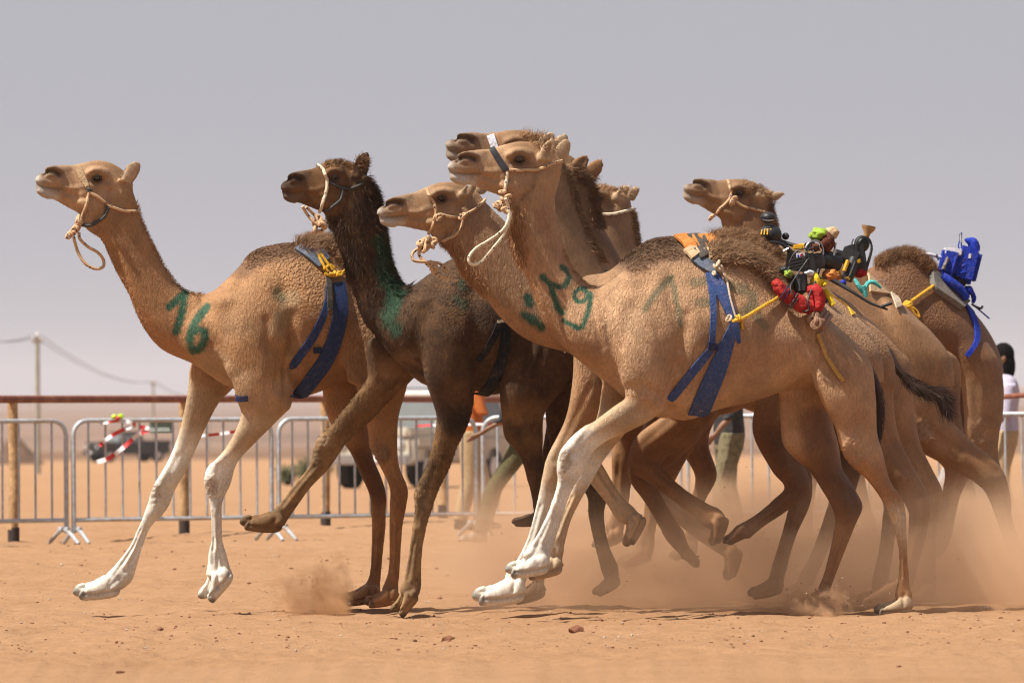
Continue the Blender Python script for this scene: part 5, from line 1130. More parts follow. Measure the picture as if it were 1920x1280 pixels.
# ------------------------------------------------------------------ harness, halters, robot riders
M_NAVY = fabric('webbing_blue', (.028, .055, .165)); M_BLU4 = fabric('webbing_bright_blue', (.045, .085, .235)); M_NAVYD = fabric('webbing_navy', (.020, .030, .085)); M_GREYB = fabric('pad_grey_blue', (.13, .155, .21))
M_BLACKW = fabric('webbing_black', (.014, .016, .022)); M_YEL = fabric('rope_yellow', (.72, .40, .03), .6); M_GOLD = fabric('braid_gold', (.52, .30, .08)); M_ORG = fabric('band_orange', (.62, .22, .05))
M_TANB = fabric('band_tan', (.55, .38, .22)); M_DKB = fabric('band_charcoal', (.075, .068, .06)); M_CREAM = fabric('cloth_cream', (.62, .50, .36))
M_BRAID = fabric('braid_brown', (.33, .19, .12)); M_RED = fabric('cloth_red', (.40, .016, .016)); M_LIME = fabric('cloth_lime', (.30, .44, .05)); M_BROWN = fabric('cloth_maroon', (.10, .026, .014))
M_TEAL = fabric('ribbon_teal', (.10, .52, .50)); M_BLUE = fabric('cloth_royal_blue', (.010, .040, .40)); M_WHITE = fabric('cloth_white', (.74, .74, .80)); M_YCL = fabric('cloth_yellow', (.80, .58, .03)); M_GREY = fabric('mesh_grey', (.22, .20, .18))
M_PLB = plain('plastic_black', (.016, .016, .018), .5, 0, .2, 40, .1); M_PLY = plain('plastic_yellow', (.75, .40, .02), .4, 0, .15, 40, .1); M_STEEL = plain('steel_rod', (.55, .55, .57), .28, 1, .2, 40, 0)
M_RUB = plain('rubber_dark', (.03, .03, .032), .55, 0, .2, 40, .2); M_LEA = plain('leather_black', (.03, .03, .036), .5, 0, .3, 60, .3); M_HORN = plain('horn_tan', (.42, .24, .10), .5, 0, .3, 50, .2)
def rope_mat(name, col, fleck):
    m, t, b = new_mat(name)
    v = nn(t, 'ShaderNodeTexVoronoi'); v.inputs['Scale'].default_value = 46; tc = nn(t, 'ShaderNodeNewGeometry'); tc.name = 'TC'; t.links.new(tc.outputs['Position'], v.inputs['Vector'])
    n = noise(t, 160, 3)
    c = mixc(t, 1.0, col, ramp(t, n.outputs[0], (.25, .7), (.75, 1.2)).outputs[0], 'MULTIPLY')
    c = mixc(t, ramp(t, v.outputs['Distance'], (.20, 1), (.30, 0)).outputs[0], c, fleck)
    t.links.new(c, b.inputs['Base Color']); b.inputs['Roughness'].default_value = .85
    bump(t, b, n.outputs[0], .6, .003); return m
M_ROPE = rope_mat('rope_flecked', (.50, .32, .18), (.02, .018, .02)); M_ROPEL = rope_mat('rope_pale', (.60, .50, .36), (.03, .025, .03)); M_CORDD = plain('cord_dark', (.07, .065, .06), .8, 0, .3, 80, .3)
def px_path(pts, sub=6):
    return cr_interp(np.array(pts, float), sub) if len(pts) > 1 else np.array(pts, float)
def strap(c, name, pts, width, mat, parent, th=.006, wrap=True, off=.004, sub=7, tuck=0):
    """a band lying on the camel's hide, found by looking along the sight line; with wrap it goes round the far side too"""
    S = px_path(pts, sub); n = len(S)
    W = np.interp(np.linspace(0, 1, n), np.linspace(0, 1, len(width)), width) if hasattr(width, '__len__') else np.full(n, width)
    L, Rr, N = [], [], []
    def side(far, order):
        for i in order:
            t = S[min(i+1, n-1)]-S[max(i-1, 0)]; t = t/(np.hypot(*t)+1e-9); nx = np.array([-t[1], t[0]])*W[i]/2
            a, na = c['hit'](*(S[i]+nx), far); b, nb = c['hit'](*(S[i]-nx), far); m_, nm_ = c['hit'](*S[i], far)
            k_ = (na+nb+nm_*2).normalized()
            o2 = off-tuck*max(0, (i/(n-1)-.6)/.4)**2
            L.append(a+k_*o2); Rr.append(b+k_*o2); N.append(k_)
    side(False, range(n))
    mb = MB(); mb.ribbon(L, Rr, th, N); o_ = mb.build(name, mat, parent)
    if wrap:
        L, Rr, N = [], [], []; side(True, range(n)); mb = MB(); mb.ribbon(L, Rr, th, N); mb.build(name, mat, parent)
    return o_
def lay_rope(c, name, pts, r, mat, parent, sub=6, wrap=False, off=None):
    S = px_path(pts, sub); off = r*.7 if off is None else off
    for far in ((False, True) if wrap else (False,)):
        mb = MB(); mb.tube([p+n*off for p, n in (c['hit'](*q, far) for q in S)], r, 7); o_ = mb.build(name, mat, parent)
    return o_
def hang(c, name, pts, r, mat, parent, w_=-.06, sub=6):
    mb = MB(); mb.tube([c['P'](u, v, w_+.012*math.sin(i*1.7)) for i, (u, v) in enumerate(pts)], r, 7, sub); return mb.build(name, mat, parent)
def knot(c, name, u, v, rp, mat, parent, w_=-.06, n=5, r=.009, seed=1):
    rng = random.Random(seed); mb = MB(); pm = F/c['D0']; ctr = c['P'](u, v, w_); R_ = rp/pm
    for k in range(n):
        ax = Vector((rng.gauss(0, 1), rng.gauss(0, 1), rng.gauss(0, 1))).normalized(); p = ax.orthogonal().normalized(); q = ax.cross(p)
        cc = ctr+Vector((rng.gauss(0, .35), rng.gauss(0, .2), rng.gauss(0, .45)))*R_; rr = R_*rng.uniform(.4, .8)
        mb.tube([cc+(p*math.cos(a)+q*math.sin(a)*.7)*rr for a in np.linspace(0, 2*math.pi, 9)[:-1]], r, 6, 2, True)
    return mb.build(name, mat, parent)
def thing_on(c, name, u, v, label, cat, group=None):
    return empty(name, c['P'](u, v, 0), label, cat, group)
GH = 'rope halters'; GG = 'girth harnesses'
# camel 1 (number 16)
h = thing_on(c1, 'girth_harness', 600, 600, 'blue webbing girth with grey shoulder pad on the leading number 16 camel', 'harness', GG)
strap(c1, 'shoulder_pad', [(562, 456), (584, 470), (606, 494)], [34, 36, 26], M_GREYB, h, .016)
strap(c1, 'girth_band', [(634, 530), (638, 570), (632, 615), (613, 668), (583, 712), (553, 749)], [20, 26, 28, 28, 27, 24], M_NAVY, h, .008)
strap(c1, 'front_band', [(616, 522), (612, 570), (597, 612), (575, 648), (550, 684), (540, 700)], [9, 11, 14, 15, 15, 12], M_NAVY, h, .006, tuck=.035)
strap(c1, 'hanging_tab', [(613, 515), (615, 545), (617, 583)], 9, M_DKB, h, .006, False, .014)
strap(c1, 'keeper_loop', [(586, 656), (602, 655)], 11, M_NAVYD, h, .006, False, .012)
strap(c1, 'chest_band', [(440, 742), (452, 747), (465, 746)], 10, M_NAVYD, h, .006, False, .010)
for q in ([(594, 480), (602, 497), (612, 512)], [(599, 479), (610, 495), (620, 508)], [(604, 508), (616, 500), (624, 506)], [(606, 515), (616, 520), (626, 512)]): lay_rope(c1, 'lashing_rope', q, .009, M_YEL, h, off=.02)
lay_rope(c1, 'lashing_rope', [(624, 512), (638, 514), (652, 516), (664, 512)], .008, M_YEL, h, off=.012); lay_rope(c1, 'lashing_rope', [(632, 518), (644, 508), (652, 499)], .007, M_YEL, h, off=.014)
knot(c1, 'lashing_knot', 628, 514, 8, M_YEL, h, -.30, 4, .008, 3)
# camel 4
h = thing_on(c4, 'girth_harness', 1340, 600, 'blue cloth girth straps knotted on the flank of the nearest camel', 'harness', GG)
for pts_, wd_, mt_ in (([(1288, 471), (1296, 478), (1302, 486)], 20, M_TANB), ([(1307, 470), (1314, 478), (1319, 487)], 18, M_DKB), ([(1325, 470), (1332, 478), (1337, 487)], 18, M_TANB)): strap(c4, 'hump_band', pts_, wd_, mt_, h, .014, True, .02)
strap(c4, 'shoulder_pad', [(1296, 486), (1314, 494), (1334, 504), (1346, 509)], [8, 20, 22, 8], M_GREYB, h, .018)
strap(c4, 'side_strap', [(1330, 512), (1334, 545), (1337, 590), (1334, 645)], [16, 13, 11, 11], M_BLU4, h, .008, False)
strap(c4, 'hanging_strap', [(1334, 512), (1350, 545), (1366, 582), (1376, 612), (1383, 643)], [14, 24, 20, 14, 5], M_BLU4, h, .008, False, .012)
strap(c4, 'girth_band', [(1374, 606), (1364, 640), (1345, 690), (1324, 738), (1306, 782)], [9, 24, 34, 36, 36], M_BLU4, h, .007)
strap(c4, 'front_band', [(1338, 648), (1318, 672), (1290, 706), (1262, 742), (1248, 760)], [11, 15, 16, 15, 12], M_BLU4, h, .007, tuck=.035)
strap(c4, 'keeper_loop', [(1325, 648), (1345, 650)], [15, 14], M_NAVYD, h, .01, False, .012)
lay_rope(c4, 'cord', [(1336, 498), (1350, 512), (1360, 530), (1366, 560), (1376, 595)], .006, M_CREAM, h, off=.02); knot(c4, 'cord_knot', 1346, 503, 9, M_CREAM, h, -.2, 4, .007, 5); knot(c4, 'cord_knot', 1367, 594, 7, M_CREAM, h, -.345, 3, .006, 6)
lay_rope(c4, 'tie_rope', [(1384, 600), (1398, 594), (1425, 578), (1448, 565), (1464, 554)], .010, M_YEL, h, off=.02); lay_rope(c4, 'tie_rope', [(1388, 598), (1390, 608), (1391, 617)], .009, M_YEL, h); knot(c4, 'tie_knot', 1384, 598, 8, M_YEL, h, -.365, 4, .008, 7)
lay_rope(c4, 'tie_rope', [(1370, 606), (1384, 612)], .007, M_YEL, h)
t = thing_on(c4, 'crupper_strap', 1550, 640, 'yellow and brown braided strap hanging knotted on the nearest camel\'s rump', 'strap')
strap(c4, 'strap_tail', [(1534, 624), (1544, 648), (1560, 678), (1586, 712)], [12, 13, 13, 14], M_BRAID, t, .008, False); strap(c4, 'strap_trim', [(1531, 626), (1540, 650), (1555, 680), (1580, 714)], [6, 7, 7, 8], M_GOLD, t, .008, False, .012)
for q in ([(1548, 572), (1536, 592), (1526, 604)], [(1555, 576), (1542, 598), (1532, 612)], [(1560, 582), (1548, 604), (1536, 616)]): lay_rope(c4, 'braid', q, .016, M_BRAID, t, off=.02)
knot(c4, 'knot', 1528, 606, 14, M_BRAID, t, -.27, 6, .014, 9)
# camel 2
h = thing_on(c2, 'girth_harness', 930, 660, 'black girth straps on the dark shaggy camel', 'harness', GG)
strap(c2, 'girth_band', [(944, 575), (946, 620), (940, 670), (924, 715), (898, 747)], [14, 16, 18, 20, 18], M_BLACKW, h, .008); strap(c2, 'front_band', [(938, 600), (926, 630), (912, 655), (896, 676)], 12, M_BLACKW, h, .008)
strap(c2, 'hanging_tab', [(948, 620), (946, 660), (936, 712)], [12, 12, 10], M_BLACKW, h, .01, False, .014); strap(c2, 'buckle', [(937, 605), (936, 600)], 12, M_CREAM, h, .008, False, .014)
# camel 3, the others
h = thing_on(c3, 'girth_harness', 1300, 460, 'orange and grey hump band behind the nearest camel\'s back', 'harness', GG)
for pts_, wd_, mt_ in (([(1272, 441), (1288, 456), (1300, 476)], 26, M_ORG), ([(1296, 441), (1310, 456), (1320, 476)], 22, M_DKB), ([(1318, 441), (1330, 456), (1340, 474)], 26, M_ORG)): strap(c3, 'hump_band', pts_, wd_, mt_, h, .014, True, .02)
h = thing_on(cC, 'saddle_pad', 1655, 525, 'tan canvas saddle pad with a metal ring on the rump', 'saddle pad')
strap(cC, 'pad', [(1644, 500), (1650, 520), (1654, 546)], [44, 50, 52], M_TANB, h, .014, True, .01); strap(cC, 'tie', [(1660, 532), (1670, 550), (1682, 580)], [14, 10, 12], M_CREAM, h, .008, False, .02)
p, n = cC['hit'](1659, 526); mb = MB(); mb.tube([p+n*.022+Vector((math.cos(a)*.03, 0, math.sin(a)*.026)) for a in np.linspace(0, 2*math.pi, 13)[:-1]], .004, 6, 1, True); mb.build('ring', M_STEEL, h)
h = thing_on(cA, 'girth_harness', 1580, 560, 'narrow yellow strap over the rump behind the nearest camel', 'strap', GG)
strap(cA, 'girth_band', [(1568, 538), (1586, 560), (1600, 590)], [9, 10, 9], M_YEL, h, .008, False)
h = thing_on(cE, 'girth_harness', 1820, 620, 'bright blue girth strap on the camel at the back right', 'harness', GG)
strap(cE, 'girth_band', [(1806, 556), (1822, 592), (1831, 622), (1828, 645), (1812, 668)], [8, 9, 9, 9, 9], M_BLUE, h, .01); lay_rope(cE, 'tie_rope', [(1757, 531), (1735, 546), (1706, 566)], .010, M_YEL, h, off=.02)
knot(cE, 'tie_knot', 1703, 572, 8, M_YEL, h, -.36, 5, .010, 4); lay_rope(cE, 'tie_rope', [(1706, 575), (1718, 582), (1723, 594), (1716, 590), (1708, 578)], .008, M_YEL, h)
# halters
h = thing_on(c1, 'rope_halter', 165, 380, 'flecked rope halter with cream noseband on the number 16 camel', 'halter', GH)
strap(c1, 'noseband', [(147, 316), (153, 330), (163, 350)], [12, 13, 8], M_TANB, h, .005); knot(c1, 'knot', 167, 356, 5, M_CORDD, h, -.09, 3, .006)
lay_rope(c1, 'cheek_rope', [(167, 358), (163, 378), (157, 398), (151, 414)], .0092, M_ROPE, h); lay_rope(c1, 'cheek_rope', [(168, 362), (184, 371), (203, 385), (232, 396), (259, 396)], .0092, M_ROPE, h, wrap=True)
lay_rope(c1, 'jaw_strap', [(203, 386), (198, 402), (184, 416), (168, 422), (156, 421)], .010, M_CORDD, h)
knot(c1, 'knot', 149, 413, 11, M_ROPE, h, -.06, 6, .010, 11); knot(c1, 'knot', 143, 428, 10, M_ROPE, h, -.06, 5, .010, 12); knot(c1, 'knot', 135, 440, 7, M_ROPE, h, -.06, 4, .008, 13)
hang(c1, 'lead_loop', [(138, 444), (146, 472), (160, 494), (180, 504), (193, 500), (194, 488), (184, 474), (164, 462), (150, 448), (148, 436)], .0092, M_ROPE, h)
h = thing_on(c2, 'rope_halter', 605, 360, 'pale rope noseband with knotted ends on the dark shaggy camel', 'halter', GH)
lay_rope(c2, 'noseband', [(594, 309), (608, 321), (613, 340), (610, 365), (603, 388), (596, 404)], .0098, M_ROPEL, h, wrap=True); lay_rope(c2, 'cheek_rope', [(613, 340), (638, 352), (658, 354), (680, 344)], .008, M_CORDD, h); lay_rope(c2, 'jaw_strap', [(642, 355), (638, 374), (624, 386), (612, 396)], .009, M_CORDD, h)
hang(c2, 'rope_end', [(567, 387), (576, 402), (586, 414), (596, 422)], .009, M_ROPE, h); hang(c2, 'rope_end', [(574, 388), (588, 402), (596, 412)], .009, M_ROPE, h); hang(c2, 'rope_end', [(597, 402), (594, 415), (598, 425)], .010, M_ROPE, h); knot(c2, 'knot', 599, 425, 13, M_ROPE, h, -.06, 7, .010, 21)
h = thing_on(c3, 'rope_halter', 815, 410, 'knotted flecked rope halter on the low headed tan camel', 'halter', GH)
lay_rope(c3, 'noseband', [(799, 356), (810, 374), (817, 396), (812, 420), (803, 440)], .0092, M_ROPE, h, wrap=True); lay_rope(c3, 'cheek_rope', [(818, 400), (846, 407), (870, 403), (895, 388), (910, 374)], .0092, M_ROPE, h); lay_rope(c3, 'jaw_strap', [(868, 404), (864, 425), (852, 442), (828, 452)], .0092, M_ROPE, h)
knot(c3, 'knot', 822, 410, 7, M_ROPE, h, -.10, 4, .009, 31); knot(c3, 'knot', 866, 403, 7, M_ROPE, h, -.13, 4, .009, 32); knot(c3, 'knot', 798, 452, 14, M_ROPE, h, -.06, 7, .011, 33); knot(c3, 'knot', 810, 460, 11, M_ROPE, h, -.06, 5, .011, 34)
hang(c3, 'lead_loop', [(790, 462), (774, 474), (776, 488), (800, 491), (824, 494), (838, 508), (836, 520), (822, 515), (806, 503)], .0092, M_ROPE, h); hang(c3, 'lead_loop', [(788, 462), (786, 478), (796, 490), (806, 500)], .0092, M_ROPE, h); knot(c3, 'knot', 814, 504, 8, M_ROPE, h, -.06, 4, .010, 35)
h = thing_on(c4, 'rope_halter', 950, 330, 'halter with black leather noseband and long rope loop on the nearest camel', 'halter', GH)
strap(c4, 'noseband', [(922, 279), (934, 298), (949, 320)], [11, 12, 12], M_LEA, h, .007); lay_rope(c4, 'cheek_rope', [(955, 318), (985, 319), (1012, 316), (1034, 308), (1054, 302)], .0092, M_ROPE, h)
lay_rope(c4, 'cheek_rope', [(951, 322), (949, 340), (946, 360)], .0092, M_ROPEL, h); knot(c4, 'knot', 947, 366, 9, M_ROPE, h, -.09, 5, .010, 41); knot(c4, 'knot', 936, 382, 10, M_ROPE, h, -.07, 6, .010, 42); knot(c4, 'knot', 949, 392, 8, M_ROPE, h, -.10, 5, .010, 43)
hang(c4, 'lead_loop', [(948, 372), (954, 392), (953, 412), (942, 432), (918, 450), (892, 466), (879, 484), (885, 496), (902, 490), (922, 468), (940, 446), (953, 420), (957, 398)], .0092, M_ROPEL, h, -.13)
h = thing_on(cC, 'rope_halter', 1120, 390, 'pale rope and black strap halter on the camel right of the nearest neck', 'halter', GH)
lay_rope(cC, 'cheek_rope', [(1118, 402), (1145, 402), (1165, 398), (1184, 392)], .010, M_ROPEL, h); strap(cC, 'noseband', [(1092, 350), (1102, 372), (1114, 400)], 12, M_LEA, h, .007)
h = thing_on(cE, 'rope_halter', 1370, 370, 'thin rope halter on the head above the humps', 'halter', GH)
lay_rope(cE, 'noseband', [(1364, 339), (1371, 356), (1368, 372), (1352, 390), (1338, 404)], .010, M_ROPE, h, wrap=True); lay_rope(cE, 'cheek_rope', [(1374, 372), (1390, 386), (1412, 392), (1436, 398)], .009, M_ROPE, h); knot(cE, 'knot', 1374, 376, 6, M_ROPE, h, -.12, 4, .009, 51); knot(cE, 'knot', 1335, 408, 6, M_ROPE, h, -.05, 4, .009, 52)
h = thing_on(cA, 'rope_halter', 922, 262, 'white noseband on the muzzle above the nearest head', 'halter', GH)
strap(cA, 'noseband', [(919, 254), (924, 268), (930, 285)], 14, M_WHITE, h, .006)
# ---- robot riders
class Rob:
    def __init__(s, c, w_=0): s.c = c; s.w = w_; s.pm = F/(c['D0']+.00121*0)
    def p(s, u, v, w_=0): return s.c['P'](u, v, s.w+w_)
    def axes(s, ang):
        a = R(ang); X = Vector((math.cos(a), 0, math.sin(a))); return X, Vector((0, 1, 0)), Vector((-X.z, 0, X.x))
    def box(s, mb, u, v, hu, hv, hd, ang=0, w_=0, bev=.006):
        X, Y, Z = s.axes(ang); mb.box(s.p(u, v, w_), X*(hu/s.pm), Y*hd, Z*(hv/s.pm), bev); return mb
    def cyl(s, mb, pts, r, seg=14, sub=1):
        mb.tube([s.p(*q) for q in pts], [x/s.pm for x in r] if hasattr(r, '__len__') else r/s.pm, seg, sub); return mb
    def ball(s, mb, u, v, ru, rv, rd, w_=0, jit=0, n=16):
        if not jit: mb.ball(s.p(u, v, w_), ru/s.pm, rd, rv/s.pm, n, 0); return mb
        c_ = s.p(u, v, w_); t_ = MB(); t_.ball((0, 0, 0), 1, 1, 1, 28)      # crumpled cloth
        vv = []
        for q in t_.v:
            q = Vector(q); k_ = 1+jit*2.2*mn.noise(q*1.7+Vector((u, v, 0)))+jit*1.8*abs(mn.noise(q*Vector((5, 5, 2.2)).x+Vector((v, u, 3))))
            vv.append((c_.x+q.x*ru/s.pm*k_, c_.y+q.y*rd*k_, c_.z+q.z*rv/s.pm*k_))
        return mb.add(vv, t_.f)
def part(root, name, mat): 
    return lambda mb: mb.build(name, mat, root)
GR = 'robot riders'
r = Rob(c4, -.10); o = thing_on(c4, 'robot_rider', 1520, 560, 'robot rider with red cushion and green cap on the nearest camel', 'robot', GR)
mb = r.cyl(MB(), [(1453, 524, -.10), (1461, 539, -.12), (1480, 556, -.13), (1500, 570, -.14), (1518, 579, -.13)], [8, 12, 13, 14, 11], 24, 10)
crumple(mb, .012, 22).build('red_cushion', M_RED, o)
mb = r.cyl(MB(), [(1514, 542, -.10), (1526, 546, -.12), (1534, 560, -.13), (1529, 576, -.14), (1516, 584, -.14)], [6, 13, 14, 13, 8], 24, 10)
crumple(mb, .012, 22, 3).build('red_cushion', M_RED, o)
for q in ((1470, 548), (1474, 554), (1488, 562), (1491, 566)): 
    r.cyl(MB(), [(q[0]-7, q[1]+11, -.16), (q[0]+1, q[1]-1, -.178), (q[0]+8, q[1]-12, -.155)], 1.5, 6, 3).build('binding_cord', M_NAVYD if q[0] < 1480 else M_CORDD, o)
r.box(MB(), 1503, 491, 29, 18, .055, -8).build('gear_case', M_PLB, o)
for k in range(4): r.box(MB(), 1496+k*.6, 484+k*6, 17, 1.4, .006, 14, -.052, 0).build('case_rib', M_RUB, o)
r.box(MB(), 1501, 479, 8, 5, .004, 4, -.054, 0).build('sticker', M_WHITE, o); r.box(MB(), 1503, 478, 2, 3, .003, -40, -.060, 0).build('sticker_mark', M_RED, o); r.box(MB(), 1497, 480, 2, 2, .003, 30, -.060, 0).build('sticker_mark', M_BLUE, o)
mb = MB(); r.cyl(mb, [(1533, 490, -.09), (1533, 490, -.07), (1533, 490, .02)], [13, 16, 16], 20); mb.build('motor', M_PLB, o); mb = MB(); r.cyl(mb, [(1533, 490, -.094), (1533, 490, -.088)], [6, 6], 14); mb.build('motor_cap', M_RUB, o)
r.cyl(MB(), [(1540, 486, -.02), (1556, 490, -.02), (1574, 495, -.02)], [16, 16, 14], 16).build('drill_body', M_PLB, o)
for k in range(6): r.cyl(MB(), [(1548+k*4, 473+k*1.0, -.045), (1546+k*4, 500+k*1, -.05)], 1.1, 6).build('body_rib', M_RUB, o)
r.cyl(MB(), [(1500, 516, -.04), (1503, 547, -.06)], [13, 13], 16).build('spring_core', M_RUB, o)
mb = MB(); 
for k in range(7): r.cyl(mb, [(1500+11.5*math.cos(a)+k*.5, 519+k*4+2*math.sin(a), -.02+.036*math.sin(a)) for a in np.linspace(0, 6.28, 12)], 1.5, 6)
mb.build('spring', M_PLB, o)
r.cyl(MB(), [(1509, 470, -.06), (1514, 458, -.06), (1524, 452, -.06), (1536, 453, -.06), (1543, 466, -.06), (1542, 482, -.06)], 2.2, 8, 5).build('hoop_rod', M_STEEL, o)
r.cyl(MB(), [(1526, 470, -.09), (1512, 490, -.10), (1494, 516, -.09), (1482, 537, -.16), (1486, 552, -.185)], 1.7, 8, 4).build('stay_rod', M_RUB, o)
r.cyl(MB(), [(1538, 502, -.09), (1530, 525, -.10), (1515, 560, -.185), (1517, 580, -.19), (1505, 584, -.17)], 1.8, 8, 4).build('stay_rod', M_RUB, o)
r.cyl(MB(), [(1535, 503, -.08), (1533, 515, -.08)], 3, 8).build('stay_sleeve', M_STEEL, o); r.cyl(MB(), [(1563, 480, -.05), (1567, 455, -.05)], 2.2, 8).build('hoop_rod', M_STEEL, o)
mb = MB(); r.ball(mb, 1537, 440, 18, 12, .055, 0, .12); mb.build('green_cap', M_LIME, o); mb = MB(); r.ball(mb, 1558, 438, 14, 12, .05, .03, .1); mb.build('tan_cap_side', M_TANB, o)
mb = MB(); r.ball(mb, 1551, 454, 14, 18, .055, -.03, .08); mb.build('maroon_hood', M_BROWN, o); r.cyl(MB(), [(1560, 426, 0), (1562, 434, 0), (1561, 440, 0)], 1.0, 6).build('antenna', M_RUB, o)
r.cyl(MB(), [(1444, 454, -.02), (1458, 455, -.02), (1468, 459, -.02), (1478, 468, -.02), (1488, 476, -.02)], [2.5, 3, 3.5, 5, 4], 10, 4).build('grip_handle', M_PLB, o); r.cyl(MB(), [(1469, 471, -.03), (1478, 466, -.04)], 1.8, 6).build('lever', M_STEEL, o)
mb = MB(); r.ball(mb, 1532, 527, 13, 10, .05, -.05, .08); r.ball(mb, 1544, 532, 8, 6, .04, -.06, .1); mb.build('yellow_cloth', M_YCL, o)
r.cyl(MB(), [(1528, 512, -.08), (1532, 524, -.1), (1536, 545, -.09), (1539, 555, -.08)], [4, 6, 5, 3], 8, 3).build('yellow_cloth_tail', M_YCL, o)
mb = MB(); r.ball(mb, 1522, 538, 9, 8, .04, -.03, .1); mb.build('lime_cloth', M_LIME, o); r.cyl(MB(), [(1547, 542, -.06), (1554, 556, -.08), (1562, 572, -.1)], [4, 6, 6], 6, 3).build('yellow_ribbon', M_YCL, o)
mb = MB(); r.ball(mb, 1541, 562, 13, 8, .06, 0, .05); mb.build('blue_cushion', M_NAVY, o)
mb = MB(); r.ball(mb, 1478, 513, 8, 7, .04, -.05, .12); mb.build('lime_cloth', M_LIME, o); mb = MB(); r.ball(mb, 1556, 515, 14, 9, .05, -.06, .14); mb.build('patterned_cloth', M_ORG, o)
mb = MB(); r.ball(mb, 1518, 512, 12, 7, .05, -.04, .12); mb.build('grey_cloth', M_WHITE, o); mb = MB(); r.ball(mb, 1470, 506, 9, 8, .05, 0, .1); mb.build('motor_mount', M_PLB, o)
for pts_ in ([(1526, 470, -.08), (1508, 466, -.1), (1490, 474, -.09), (1480, 492, -.08)], [(1538, 470, -.08), (1528, 462, -.1), (1516, 468, -.1), (1510, 480, -.1)], [(1545, 500, -.07), (1552, 512, -.09), (1548, 522, -.09), (1536, 520, -.1)], [(1480, 500, -.06), (1476, 512, -.08), (1484, 522, -.09)]): r.cyl(MB(), pts_, 1.3, 6, 5).build('cable', M_RUB, o)
mb = MB(); r.box(mb, 1519, 462, 10, 8, .04, 10, .0); mb.build('receiver_box', M_PLB, o); mb = MB(); r.ball(mb, 1528, 464, 9, 8, .04, -.05, .1); mb.build('maroon_scarf', M_BROWN, o)
r.box(MB(), 1555, 478, 16, 7, .03, -22, .02).build('rear_case', M_PLB, o); r.box(MB(), 1496, 463, 9, 5, .03, 0, .02).build('orange_latch', M_PLY, o)
r = Rob(cB, -.02); o = thing_on(cB, 'robot_rider', 1600, 520, 'robot rider with tan trumpet horn and yellow black drill', 'robot', GR)
r.cyl(MB(), [(1629, 424, 0), (1628, 430, 0), (1626, 437, 0), (1623, 447, 0)], [14, 12, 6.5, 5.5], 16).build('trumpet_horn', M_HORN, o)
mb = MB(); r.ball(mb, 1616, 457, 15, 16, .05); mb.build('round_motor', M_PLB, o); r.box(MB(), 1595, 467, 8, 8, .04, 20).build('battery_box', M_PLB, o)
r.cyl(MB(), [(1606, 470, -.05), (1606, 454, -.05), (1614, 445, -.05), (1627, 446, -.05), (1634, 460, -.05), (1630, 482, -.05), (1618, 518, -.05)], 2.0, 8, 5).build('frame_rod', M_RUB, o)
r.cyl(MB(), [(1630, 452, .05), (1635, 468, .05), (1622, 515, .05)], 1.8, 8, 4).build('frame_rod', M_RUB, o); r.box(MB(), 1610, 484, 13, 27, .05, 8).build('spine', M_PLB, o); r.box(MB(), 1594, 478, 16, 12, .05, -25).build('motor_housing', M_RUB, o); r.cyl(MB(), [(1600, 448, -.03), (1597, 460, -.04), (1603, 474, -.05), (1612, 480, -.05)], 1.4, 6, 4).build('cable', M_RUB, o); mb = MB(); r.ball(mb, 1612, 512, 12, 8, .05, -.03, .12); mb.build('red_cloth', M_RED, o)
r.cyl(MB(), [(1566, 474, .02), (1588, 486, .02), (1596, 500, 0)], [8, 11, 12], 14, 2).build('drill_body', M_PLB, o)
r.cyl(MB(), [(1602, 485, -.05), (1595, 505, -.06), (1588, 526, -.06)], [11, 12, 10], 14).build('drill_grip', M_PLB, o)
for q in (((1590, 488), (1583, 508)), ((1609, 487), (1611, 492)), ((1588, 519), (1592, 524))): r.cyl(MB(), [(*q[0], -.085), (*q[1], -.085)], [4, 4], 8).build('yellow_trim', M_PLY, o)
r.cyl(MB(), [(1604, 490, -.1), (1598, 506, -.1), (1593, 518, -.1)], 2.6, 8).build('grip_ridge', M_RUB, o)
mb = MB(); r.ball(mb, 1562, 517, 17, 9, .05, -.02, .1); mb.build('orange_cloth', M_ORG, o); mb = MB(); r.ball(mb, 1570, 508, 5, 9, .03, -.04, .1); mb.build('orange_cloth_end', M_YEL, o); mb = MB(); r.ball(mb, 1581, 530, 6, 5, .03, -.1, .1); mb.build('blue_knot', M_BLUE, o)
r.cyl(MB(), [(1546, 517, -.1), (1572, 531, -.14), (1600, 548, -.2), (1632, 568, -.24), (1664, 580, -.26)], [4.5, 4.5, 3, 2.5, 2], 8, 4).build('whip_rod', M_RUB, o); r.cyl(MB(), [(1650, 576, -.26), (1672, 568, -.26)], [3, 3.5], 6).build('whip_tip', M_RUB, o)
r.cyl(MB(), [(1602, 523, -.2), (1610, 536, -.22), (1618, 548, -.22)], [3, 4.5, 4], 6, 3).build('teal_ribbon', M_TEAL, o); r.cyl(MB(), [(1620, 546, -.22), (1628, 530, -.22), (1640, 530, -.22), (1652, 540, -.22)], [4, 4.5, 4.5, 2], 6, 4).build('teal_ribbon', M_TEAL, o); r.cyl(MB(), [(1618, 536, -.23), (1622, 548, -.23), (1623, 557, -.23)], [5, 5, 3.5], 6, 3).build('teal_ribbon', M_TEAL, o)
r = Rob(c3, 0); o = thing_on(c3, 'robot_rider', 1442, 440, 'small black helmeted robot with yellow ribbed body behind the hump', 'robot', GR)
mb = MB(); r.ball(mb, 1440, 408, 15, 11, .05); mb.build('helmet', M_PLB, o); r.cyl(MB(), [(1429, 412, -.045), (1440, 414, -.055), (1450, 412, -.04)], 1.6, 6, 3).build('visor', M_STEEL, o); r.cyl(MB(), [(1440, 414, 0), (1441, 424, 0)], 6, 10).build('neck', M_GREY, o)
